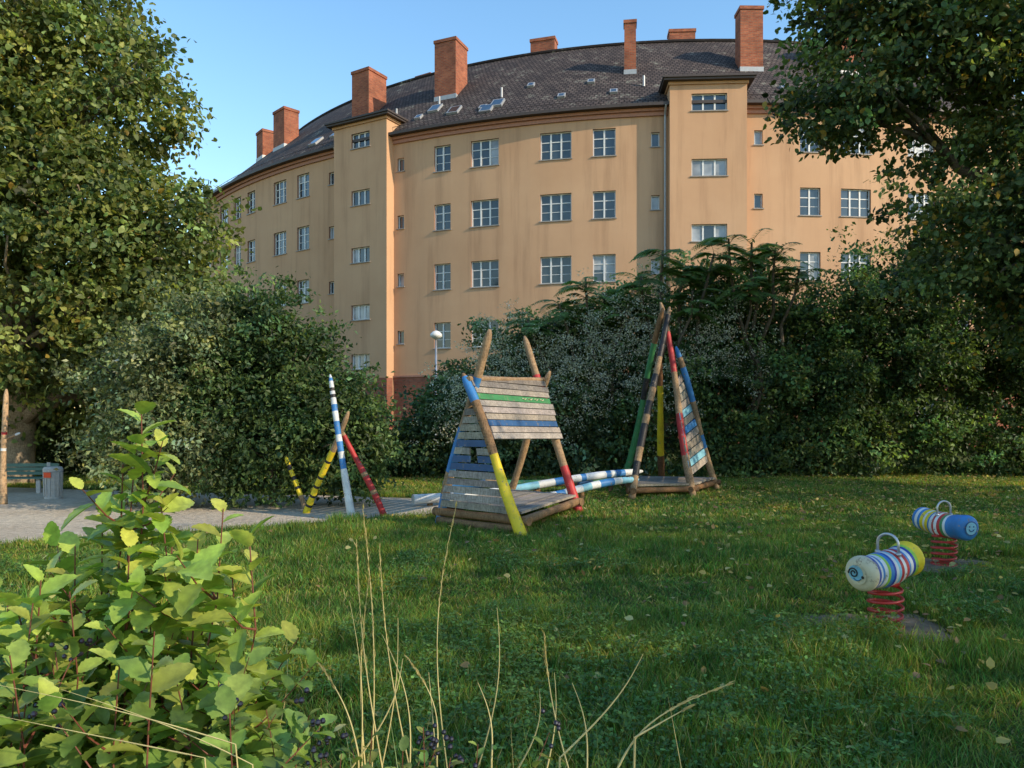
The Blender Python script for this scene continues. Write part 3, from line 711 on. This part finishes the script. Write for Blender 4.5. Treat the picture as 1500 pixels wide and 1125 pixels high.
panel(mb, on(B, X1, 1.22)+pb, on(Cc, X2, 1.16)+pb, on(Cc, X2, 2.14)+pb, on(B, X1, 2.14)+pb, 10, {6: 'green', 2: 'dblue'}, seed=5)
g0 = on(B, X1, 1.22)+pb; g1 = on(Cc, X2, 1.16)+pb; g2 = on(Cc, X2, 2.14)+pb; g3 = on(B, X1, 2.14)+pb
gn = (g1-g0).cross(g3-g0).normalized()
if gn.y > 0: gn = -gn
for j in range(4):
    pts = [g0.lerp(g1, .55+.09*j+.012*k_).lerp(g3.lerp(g2, .55+.09*j+.012*k_), .65+.012*math.sin(k_*1.6))+gn*.022 for k_ in range(6)]
    mb.tube(pts, .006, 5, KI['cream'])
def lerp4(a, b, c, d, z): return [Vector((p.x, p.y, z)) for p in (a, b, c, d)]
dq = lerp4(A.lerp(Cc, .05), B.lerp(Dd, .06), Cc.lerp(A, .03), Dd.lerp(B, .05), .30)
panel(mb, dq[0], dq[3], dq[2], dq[1], 12, {}, .035, seed=8)
mb.obj('plank_panels', MATS, cl1)
mb = MB()
for a, b, z, ex in ((A, B, .2, .1), (B, Cc, .2, .06), (Cc, Dd, .2, .1), (Dd, A, .2, .06), (A, B, .07, .02)):
    a2 = Vector((a.x, a.y, z)); b2 = Vector((b.x, b.y, z)); c0 = (A+Cc)/2; c0.z = z
    a2 = a2.lerp(c0, .05); b2 = b2.lerp(c0, .05); dd = (b2-a2).normalized()*ex
    pole(mb, a2-dd, b2+dd, .06, .06, [(1, 'log')], .004, n=14, tip=False, seed=9, col=(.72, .66, .6))
pole(mb, X1+Vector((0, 0, .16))-(X2-X1)*.03, X2+Vector((0, 0, .16))+(X2-X1)*.03, .04, .04, [(1, 'log')], .004, n=14, tip=False, seed=11)
for i in range(7):
    p = B.lerp(Bt, .5+.05*i)-off*.6+Vector((-.02, -.078, 0)); mb.tube([p, p+Vector((0, -.012, 0))], .012, 8, KI['black'])
mb.obj('frame_logs', MATS, cl1, merge=True)
cl2 = empty('climbing_tower'); ap = Vector((3.15, 15.9, 3.55))
f1 = Vector((2.28, 14.7, 0)); f2 = Vector((2.45, 17.2, 0)); f3 = Vector((3.54, 15.0, 0)); f4 = Vector((4.45, 16.7, 0)); f5 = Vector((3.38, 17.3, 0))
mb = MB()
pole(mb, f1, f1+(ap-f1)*1.09+Vector((.04, -.06, 0)), .075, .055, [(.1, 'log'), (.18, 'black'), (.25, 'log'), (.36, 'black'), (.41, 'log'), (.48, 'black'), (.55, 'log'), (.62, 'black'), (.7, 'log'), (.95, 'black'), (1, 'log')], .012, seed=21)
pole(mb, f2, f2+(ap-f2)*1.08+Vector((-.1, .02, 0)), .07, .055, [(.1, 'log'), (.5, 'green'), (.62, 'black'), (.8, 'green'), (1, 'log')], .012, seed=22, col=(.7, .6, .5))
pole(mb, f3, f3+(ap-f3)*1.12+Vector((.0, .05, 0)), .075, .055, [(.19, 'log'), (.4, 'red'), (.62, 'log'), (.82, 'red'), (1, 'log')], .022, seed=27)
pole(mb, f4, f4+(ap-f4)*.86+Vector((.08, 0, 0)), .07, .055, [(.3, 'log'), (.38, 'blue'), (.62, 'log'), (.85, 'blue'), (.92, 'log'), (1, 'blue')], .012, seed=24)
pole(mb, f5, f5+(ap-f5)*1.0+Vector((-.12, 0, -.6)), .075, .06, [(.25, 'log'), (.75, 'yellow'), (1, 'log')], .006, seed=25, col=(.55, .42, .35))
mb.obj('poles', MATS, cl2, merge=True)
mb = MB()
def on2(f, z): return f+(ap-f)*(z/ap.z)
panel(mb, on2(f3, .42)+Vector((.0, -.02, 0)), on2(f4, .62), on2(f4, 2.5), on2(f3, 2.3), 12, {1: 'lblue', 5: 'blue', 7: 'lblue'}, seed=14)
pq = [Vector((p.x, p.y, .27)) for p in (f1, f3, f4, f2)]
cen = sum(pq, Vector())/4; pq = [p.lerp(cen, .04) for p in pq]
panel(mb, pq[0], pq[1], pq[2], pq[3], 10, {}, .04, seed=15)
for i in range(4):
    a = pq[i]-Vector((0, 0, .09)); b = pq[(i+1) % 4]-Vector((0, 0, .09)); dd = (b-a).normalized()*.12
    pole(mb, a-dd, b+dd, .055, .055, [(1, 'log')], .004, n=12, tip=False, seed=30+i, col=(.6, .5, .42))
mb.obj('plank_panels', MATS, cl2)
for p0, p1, sg, r_, sd in [((-1.75, 13.6, .13), (2.62, 15.45, .50), [(.10, 'white'), (.13, 'blue'), (.35, 'white'), (.5, 'lblue'), (.56, 'white'), (.62, 'blue'), (.68, 'white'), (.72, 'blue'), (.80, 'white'), (.82, 'blue'), (.86, 'white'), (.89, 'blue'), (1, 'white')], .085, 41),
                           ((.1, 13.6, .12), (2.45, 14.9, .38), [(.3, 'white'), (.36, 'blue'), (.5, 'white'), (.56, 'lblue'), (.64, 'white'), (.75, 'blue'), (.82, 'white'), (1, 'lblue')], .08, 42),
                           ((-1.3, 14.6, .3), (2.3, 16.2, .33), [(.2, 'blue'), (.3, 'log'), (.5, 'green'), (.7, 'log'), (.8, 'dblue'), (1, 'green')], .08, 43)]:
    e = empty('balance_beam'); mb = MB(); pole(mb, p0, p1, r_, r_*.8, sg, .02, seed=sd)
    p0 = Vector(p0); p1 = Vector(p1)
    mb.obj('log', MATS, e, merge=True); mb = MB()
    for t in (.06, .5, .93):
        q = p0.lerp(p1, t); pole(mb, (q.x+.02, q.y+.05, -.05), (q.x+.02, q.y+.05, q.z-.03), .055, .05, [(1, 'log')], .0, n=6, tip=False, seed=3, col=(.7, .6, .5))
    mb.obj('supports', MATS, e, merge=True)
e = empty('climbing_poles'); mb = MB()
pole(mb, (-2.45, 11.8, 0), (-2.86, 12.1, 2.26), .062, .035, [(.33, 'white'), (.40, 'blue'), (.45, 'white'), (.53, 'blue'), (.57, 'white'), (.66, 'blue'), (.74, 'white'), (.77, 'blue'), (.82, 'white'), (.85, 'black'), (.88, 'white'), (.90, 'black'), (.94, 'white'), (.96, 'blue'), (1, 'white')], .012, seed=51)
pole(mb, (-2.05, 12.35, 0), (-2.72, 12.3, 1.36), .055, .04, [(.25, 'red'), (.3, 'log'), (.45, 'red'), (.5, 'log'), (.95, 'red'), (1, 'log')], .012, seed=52)
pole(mb, (-3.40, 12.7, 0), (-2.58, 12.15, 1.68), .058, .04, [(.05, 'yellow'), (.08, 'black'), (.14, 'yellow'), (.17, 'black'), (.24, 'yellow'), (.27, 'black'), (.33, 'yellow'), (.36, 'black'), (.5, 'yellow'), (.52, 'black'), (.62, 'yellow'), (1, 'log')], .012, seed=53)
pole(mb, (-3.45, 12.9, 0), (-3.78, 12.85, .92), .045, .035, [(.3, 'log'), (.4, 'yellow'), (.46, 'black'), (.56, 'yellow'), (.64, 'black'), (.76, 'yellow'), (.84, 'black'), (1, 'yellow')], .01, seed=54)
mb.obj('poles', MATS, e, merge=True)
e = empty('wooden_post'); mb = MB(); pole(mb, (-9.25, 14, 0), (-9.2, 14, 2.1), .06, .04, [(.45, 'log'), (.47, 'white'), (.6, 'log'), (.61, 'red'), (1, 'log')], .012, seed=55, col=(1.4, 1.4, 1.4))
pole(mb, (-9.4, 14.02, 1.1), (-8.95, 14.0, 1.3), .035, .02, [(.8, 'log'), (1, 'white')], .01, seed=56); mb.obj('posts', MATS, e, merge=True)

def rider(name, base, ax, ln, rad, zc, segs, facekey, tilt, sc_=1.0, seed=0, ey=None):
    e = empty(name); bx, by = base; mb = MB()
    turns = 4.6; hs = zc-rad*.95; n = 170; pts = []
    for i in range(n):
        t = i/(n-1); a = t*turns*2*math.pi; rr = .108+.012*math.sin(math.pi*t)
        pts.append((bx+rr*math.cos(a), by+rr*math.sin(a), .03+(hs-.03)*t))
    mb.tube(pts, .0115, 8, 0); mb.tube([(bx, by, -.02), (bx, by, .02)], .13, 20, 0); mb.tube([(bx, by, hs-.005), (bx, by, hs+.03)], .10, 16, 0)
    mb.obj('spring', [M_redmetal], e, merge=True)
    ax = Vector(ax).normalized(); c = Vector((bx, by, zc)); mb = MB(); n = 80; pts = []; rd = []
    for i in range(n+1):
        t = i/n; x = (t-.5)*ln
        s = min(t, 1-t)*ln; rnd = rad*.5
        rr = rad if s > rnd else rad-rnd+math.sqrt(max(0, rnd**2-(rnd-s)**2))
        rr *= 1+.05*math.cos(t*math.pi*4+.4)+.02*math.sin(t*23+seed)
        pts.append(c+ax*x+Vector((0, 0, .012*math.cos(t*math.pi*2)))); rd.append(max(rr, .004))
    def mf(t):
        for f, k in segs:
            if t < f: return KI[k]
        return KI[segs[-1][1]]
    mb.tube(pts, rd, 32, mfun=mf); mb.obj('log_body', MATS, e, merge=True)
    mb = MB(); side = ax.cross(Vector((0, 0, 1))).normalized(); hp = []
    hc = c+ax*(.06*ey[0])
    for i in range(25):
        a = math.pi*i/24
        hp.append(hc+side*math.cos(a)*.085+Vector((0, 0, rad*.85+.06+math.sin(a)*.075)))
    hp = [hc+side*.085+Vector((0, 0, rad*.5))]+hp+[hc-side*.085+Vector((0, 0, rad*.5))]
    mb.tube(hp, .0105, 8, 0)
    for s in (-1, 1): mb.tube([hc+side*s*.085+Vector((0, 0, rad*.70)), hc+side*s*.085+Vector((0, 0, rad*.86))], .02, 10, 0)
    mb.obj('handle', [M_steel], e, merge=True)
    mb = MB(); fd = ax*ey[1]; fc = c+fd*(ln/2+.004)+Vector((0, 0, .012)); v = Vector((0, 0, 1)); u = v.cross(fd).normalized(); v = fd.cross(u)
    def disc(cu, cv, r, key, h): mb.face([fc+fd*h+u*(cu+r*math.cos(2*math.pi*k/24))+v*(cv+r*math.sin(2*math.pi*k/24)) for k in range(24)], KI[key])
    if ey[2] == 'spiral':
        disc(0, 0, rad*.56, 'cream', .002); disc(-.012, .012, rad*.46, 'lblue', .005)
        sp = [fc+fd*.008+u*(-.028+(.010+.030*i/40)*math.cos(i*.24))+v*(.012+(.010+.030*i/40)*math.sin(i*.24)) for i in range(41)]
        mb.tube(sp, .0055, 5, KI['black']); disc(.045, -.01, .011, 'black', .008)
        mb.tube([fc+fd*.008+u*(-.03+.015*i)+v*(-.042+.004*(i-2)**2) for i in range(5)], .003, 5, KI['dblue'])
    else:
        disc(0, 0, rad*.58, 'dblue', .002); disc(0, 0, rad*.5, 'lblue', .005)
        mb.tube([fc+fd*.009+u*(-.03+.01*i)+v*(-.03+.0025*(i-3)**2) for i in range(7)], .004, 5, KI['dblue'])
        disc(-.025, .02, .009, 'dblue', .008); disc(.025, .02, .009, 'dblue', .008)
    mb.obj('painted_face', MATS, e)
rider('spring_rider', (2.84, 5.85), (.82, .50, .10), .68, .13, .455, [(.10, 'cream'), (.14, 'navy'), (.18, 'white'), (.22, 'blue'), (.27, 'white'), (.31, 'lime'), (.36, 'blue'), (.40, 'navy'), (.45, 'white'), (.50, 'lblue'), (.55, 'red'), (.60, 'white'), (.66, 'red'), (.70, 'blue'), (.74, 'white'), (.78, 'navy'), (.82, 'lime'), (1, 'yellow')], 'cream', 1, ey=(.5, -1, 'spiral'))
rider('spring_rider', (4.66, 8.3), (.22, -.97, -.03), .72, .13, .44, [(.10, 'blue'), (.14, 'white'), (.2, 'blue'), (.26, 'yellow'), (.30, 'white'), (.36, 'yellow'), (.40, 'blue'), (.46, 'white'), (.5, 'red'), (.55, 'white'), (.6, 'red'), (.64, 'green'), (.7, 'white'), (.74, 'blue'), (1, 'blue')], 'navy', 1, ey=(0, 1, 'smile'), seed=3)

# ------------------------------------------------------------------ bench, bin, lamp
def wm(ox, oy, ang):
    c, s = math.cos(ang), math.sin(ang)
    return lambda u, z, q: (ox+u*c-q*s, oy+u*s+q*c, z)
e = empty('park_bench'); mb = MB(); mp = wm(-10.5, 15.9, .08)
for k in range(4): mb.box(mp, -.85, .85, .30, .325, .02+.1*k, .105+.1*k, 0)
for k in range(3): mb.box(mp, -.85, .85, .36+.085*k, .43+.085*k, .43+.02*k, .455+.02*k, 0)
mb.obj('slats', [M_benchg], e); mb = MB()
for u in (-.65, .65): mb.box(mp, u-.04, u+.04, 0, .30, .04, .10, 0); mb.box(mp, u-.04, u+.04, 0, .30, .34, .40, 0); mb.box(mp, u-.035, u+.035, .27, .62, .46, .50, 0); mb.box(mp, u-.04, u+.04, .265, .298, .04, .5, 0)
mb.obj('legs', [M_conc], e)
e = empty('litter_bin'); mb = MB(); bx, by = -8.95, 15.0
mb.tube([(bx, by, 0), (bx, by, .04), (bx, by, .05), (bx, by, .52), (bx, by, .53), (bx, by, .58), (bx, by, .62)], [.15, .15, .14, .16, .175, .175, .15], 20, 0)
for k in range(14):
    a = 2*math.pi*k/14; mb.tube([(bx+.155*math.cos(a), by+.155*math.sin(a), .05), (bx+.165*math.cos(a), by+.165*math.sin(a), .52)], .01, 5, 0)
mp = wm(bx, by-.182, 0); mb.box(mp, -.07, .07, .42, .52, -.006, .0, 1); mb.obj('bin_body', [M_conc, M_sticker], e, merge=False)
e = empty('street_lamp'); mb = MB(); lx, ly = -2.96, 30.0
mb.tube([(lx, ly, 0), (lx, ly, .9), (lx, ly, .95), (lx, ly, 4.6)], [.075, .075, .05, .04], 12, 0)
mb.tube([(lx, ly, 4.6), (lx, ly, 4.66), (lx, ly, 4.72), (lx, ly, 4.82), (lx, ly, 4.9), (lx, ly, 4.95)], [.06, .14, .24, .22, .14, .03], 20, 1); mb.obj('post_and_head', [M_steel, M_lampw], e, merge=True)

# ------------------------------------------------------------------ foreground plants
def serr_leaf(n=12):
    V = []; F = []
    for i in range(n+1):
        t = i/n; wd_ = .33*math.sin(math.pi*t**.8)**.75 if 0 < t < 1 else 0
        if 0 < t < 1 and i % 2 == 0: wd_ *= .84
        zc = -.22*t*t; V += [(-wd_, t+(.03 if wd_ else 0), zc+wd_*.32), (0, t, zc), (wd_, t+(.03 if wd_ else 0), zc+wd_*.32)]
    for i in range(n):
        a = 3*i; F += [(a, a+1, a+4, a+3), (a+1, a+2, a+5, a+4)]
    return np.array(V), np.array(F)
SLV, SLF = serr_leaf()
def leafy(name, stems, seed, leafL=.075, base=(.13, .22, .035), spacing=.03, berries=None, rs=.0035, dens=1.0, start=.35, flowers=0):
    r = random.Random(seed); e = empty(name); mb = MB(); P_ = []; D_ = []; N_ = []; S_ = []; C_ = []; FP = []
    def grow(pts, r0, sp, Lf, start):
        pts = [Vector(p) for p in pts]
        mb.tube(pts, [r0*(1-.7*i/(len(pts)-1)) for i in range(len(pts))], 6, 0)
        tot = sum((pts[i+1]-pts[i]).length for i in range(len(pts)-1)); s = start*tot; ang = r.random()*6
        while s < tot:
            q = s
            for i in range(len(pts)-1):
                l = (pts[i+1]-pts[i]).length
                if q <= l: break
                q -= l
            tg = (pts[i+1]-pts[i]).normalized(); p = pts[i]+tg*q
            ang += 2.4; o = tg.orthogonal().normalized(); o2 = tg.cross(o)
            f = s/tot
            d = o*math.cos(ang)+o2*math.sin(ang)+tg*(.35+.9*max(0, f-.85)*4)+Vector((0, 0, .1+r.uniform(-.3, .2)))
            up = (Vector((0, 0, 1))+tg*.3+Vector((r.gauss(0, .3), r.gauss(0, .3), 0))).normalized()
            b = r.uniform(.6, 1.3)*(1.0+.5*f*f); yl = r.random()
            P_.append(p); D_.append(d); N_.append(up); S_.append(Lf*r.uniform(.6, 1.15)*(1.0-.35*max(0, f-.9)/.1))
            C_.append((base[0]*b*(.8+.6*yl*f+.1), base[1]*b, base[2]*b))
            if flowers and f > .55 and r.random() < flowers:
                for _ in range(6): FP.append(p+Vector((r.gauss(0, .009), r.gauss(0, .009), -r.random()*.045)))
            s += sp*r.uniform(.7, 1.3)
    for (b0, tp, br) in stems:
        b0 = Vector(b0); tp = Vector(tp); pts = []
        for i in range(9):
            t = i/8; p = b0.lerp(tp, t); k = math.sin(math.pi*t)*.04; pts.append(p+Vector((r.uniform(-k, k), r.uniform(-k, k), 0)))
        grow(pts, rs, spacing/dens, leafL, start)
        for j in range(br):
            i = r.choice([3, 4, 5, 6, 7]); az = r.uniform(0, 6.28); ln = r.uniform(.09, .22)
            q = pts[i]; q2 = q+Vector((math.cos(az)*.7, math.sin(az)*.7, r.uniform(.3, 1)))*ln
            grow([q, q.lerp(q2, .5)+Vector((0, 0, -.01)), q2], rs*.6, spacing*.8/dens, leafL*.85, .2)
            if berries and r.random() < berries:
                for _ in range(r.randint(5, 10)):
                    c = q2+Vector((r.gauss(0, .016), r.gauss(0, .016), r.gauss(.01, .014))); rad = r.uniform(.0038, .005)
                    mb.tube([c+Vector((0, 0, -rad)), c+Vector((0, 0, -rad*.7)), c, c+Vector((0, 0, rad*.7)), c+Vector((0, 0, rad))], [rad*.1, rad*.7, rad, rad*.7, rad*.1], 8, 1)
    V, F, C = leaves(np.array([tuple(p) for p in P_]), np.array([tuple(p) for p in D_]), np.array([tuple(p) for p in N_]), np.array(S_), np.array(C_), SLV, SLF)
    me = fast_mesh('leaves', V, F, np.clip(C, 0, .6), M_leafnear, True); link(bpy.data.objects.new('leaves', me), e); mb.obj('stems', [M_stem, M_berry], e)
    if FP:
        n = len(FP); q = np.random.default_rng(seed); P2 = np.array([tuple(p) for p in FP])
        V, F, C = leaves(P2, q.normal(size=(n, 3))-np.array([0, 0, 1.]), unit(q.normal(size=(n, 3))), .008+.008*q.random(n), np.tile([[.48, .50, .22]], (n, 1)))
        link(bpy.data.objects.new('blossoms', fast_mesh('blossoms', V, F, C, M_leaf)), e)
r = random.Random(12)
def stem(px, py, d, br, lean=.1):
    t = W(px, py, d); return ((t.x+r.uniform(-lean, lean)-.02, t.y+r.uniform(-.05, .12), 0 if t.z < 1.0 else .1), t, br)
leafy('holly_leaved_barberry', [stem(207, 600, 1.5, 12, .04), stem(200, 640, 1.52, 12, .04), stem(327, 745, 1.4, 10, .03), stem(180, 680, 1.5, 10, .06), stem(150, 760, 1.55, 9), stem(235, 730, 1.45, 8), stem(110, 800, 1.5, 9), stem(60, 850, 1.4, 9), stem(-10, 860, 1.4, 9), stem(290, 790, 1.4, 9, .05), stem(190, 800, 1.4, 9), stem(365, 785, 1.35, 8, .04), stem(340, 840, 1.35, 8, .04)],
      5, .080, (.26, .375, .07), .021, flowers=.14, rs=.0042)
leafy('barberry_shrub', [stem(10+42*i+r.uniform(-20, 20), 880+r.uniform(-20, 110)+(50 if i > 6 else 0), r.uniform(1.2, 1.6), 10) for i in range(9)]+[stem(r.uniform(-80, 360), r.uniform(920, 1060), r.uniform(1.05, 1.35), 10) for i in range(18)]+[stem(r.uniform(-80, 300), r.uniform(870, 960), r.uniform(1.5, 1.9), 9) for i in range(12)],
      9, .070, (.175, .27, .06), .022, berries=.1)
leafy('privet_shrub', [stem(px, py, 1.15+.1*r.random(), 7) for px, py in [(440, 1080), (545, 1070), (620, 1065), (700, 1090), (390, 1040), (500, 1105), (660, 1110), (590, 1100), (740, 1130), (330, 1010), (470, 1110), (420, 1120)]],
      15, .036, (.13, .20, .05), .018, berries=.55, rs=.0025)
ds = empty('dry_grass_stalks'); mb = MB(); P_ = []; D_ = []; S_ = []
def stalk(pa, pb, da, db, bend, heads=0, g=False, r0=.0016):
    a = W(*pa, da); b = W(*pb, db); pts = []
    root = Vector((a.x+(a.x-b.x)*.2, a.y, max(0, a.z-.75))); pts.append(root)
    for i in range(14):
        t = i/13; p = a.lerp(b, t); p += Vector((bend*math.sin(math.pi*t), 0, abs(bend)*.3*math.sin(math.pi*t))); pts.append(p)
    mb.tube(pts, [r0]*2+[r0*(1-.75*i/12) for i in range(13)], 5, 1 if g else 0)
    if heads:
        for i in range(14-heads, 14):
            for _ in range(6):
                p = pts[i].lerp(pts[min(i+1, 14)], r.random()); t = (pts[i+1 if i < 14 else 14]-pts[i-1]).normalized()
                P_.append(p); D_.append(t+Vector((r.gauss(0, .14), r.gauss(0, .14), r.gauss(0, .1)))); S_.append(r.uniform(.009, .019))
for pa, pb, d, bd, hd in [((545, 1125), (531, 742), 1.5, .012, 9), ((560, 1125), (522, 790), 1.45, -.01, 8), ((530, 1100), (512, 880), 1.5, .01, 0), ((600, 1125), (556, 800), 1.55, -.012, 6), ((655, 1125), (668, 742), 1.6, -.03, 5),
                      ((640, 1120), (628, 985), 1.4, .0, 0), ((700, 1125), (728, 890), 1.5, .02, 0), ((840, 1150), (797, 930), 1.4, -.01, 4), ((820, 1110), (942, 958), 1.3, .02, 0), ((905, 1125), (1066, 1003), 1.2, -.03, 6),
                      ((930, 1080), (1010, 1035), 1.2, .0, 3), ((525, 1105), (470, 975), 1.3, .01, 4), ((515, 1125), (590, 965), 1.3, .02, 0), ((720, 1115), (700, 1000), 1.3, .01, 0), ((800, 1130), (812, 985), 1.5, .01, 0),
                      ((390, 1125), (420, 940), 1.4, .015, 0), ((560, 1120), (583, 905), 1.5, .01, 0), ((345, 1090), (-20, 1000), 1.0, .01, 0), ((300, 1110), (-20, 1045), 1.0, .0, 0), ((370, 1120), (90, 1010), 1.0, .01, 0), ((860, 1125), (838, 1000), 1.4, .01, 0), ((640, 1110), (600, 968), 1.4, .02, 4), ((535, 1125), (540, 850), 1.5, -.012, 6), ((750, 1140), (790, 1010), 1.4, .02, 0), ((600, 1130), (560, 930), 1.4, .02, 0)]:
    stalk(pa, pb, d, d+.03, bd, heads=hd, r0=.0018 if pb[0] > 100 else .0010)
mb.obj('stalks', [M_straw, M_stem], ds)
n = len(P_); P_ = np.array([tuple(p) for p in P_]); D_ = np.array([tuple(p) for p in D_])
V, F, C = leaves(P_, D_, unit(rng.normal(size=(n, 3))), np.array(S_), np.tile([[.46, .38, .16]], (n, 1)), LEAF*np.array([.4, 1, 1]))
link(bpy.data.objects.new('seed_spikes', fast_mesh('seed_spikes', V, F, C, M_leaf)), ds)
bl = empty('tall_grass'); n = 420; q = np.random.default_rng(33)
bx = -.75+1.5*q.random(n); by = 1.25+.6*q.random(n); k = (q.random(n) < np.where(bx < .05, 1, .45)); bx = bx[k]; by = by[k]; n = len(bx)
hh = .55+.40*q.random(n)**1.5; az = q.random(n)*6.283; lean = hh*(.1+.35*q.random(n)); pv = []; pf = []; pc = []
for i in range(n):
    cc = np.array([.16, .26, .06])*(.7+.6*q.random())
    if q.random() < .25: cc = np.array([.42, .36, .15])
    sx, sy = math.cos(az[i]+1.57)*.003, math.sin(az[i]+1.57)*.003
    b0 = len(pv)
    for j in range(7):
        t = j/6; px_ = bx[i]+math.cos(az[i])*lean[i]*t*t; py_ = by[i]+math.sin(az[i])*lean[i]*t*t; w_ = 1-t**2*.95
        pv += [(px_-sx*w_, py_-sy*w_, hh[i]*t), (px_+sx*w_, py_+sy*w_, hh[i]*t)]; pc += [cc, cc]
    for j in range(6): a = b0+2*j; pf.append((a, a+1, a+3, a+2))
link(bpy.data.objects.new('blades', fast_mesh('blades', np.array(pv), np.array(pf), np.array(pc), M_leafnear)), bl)
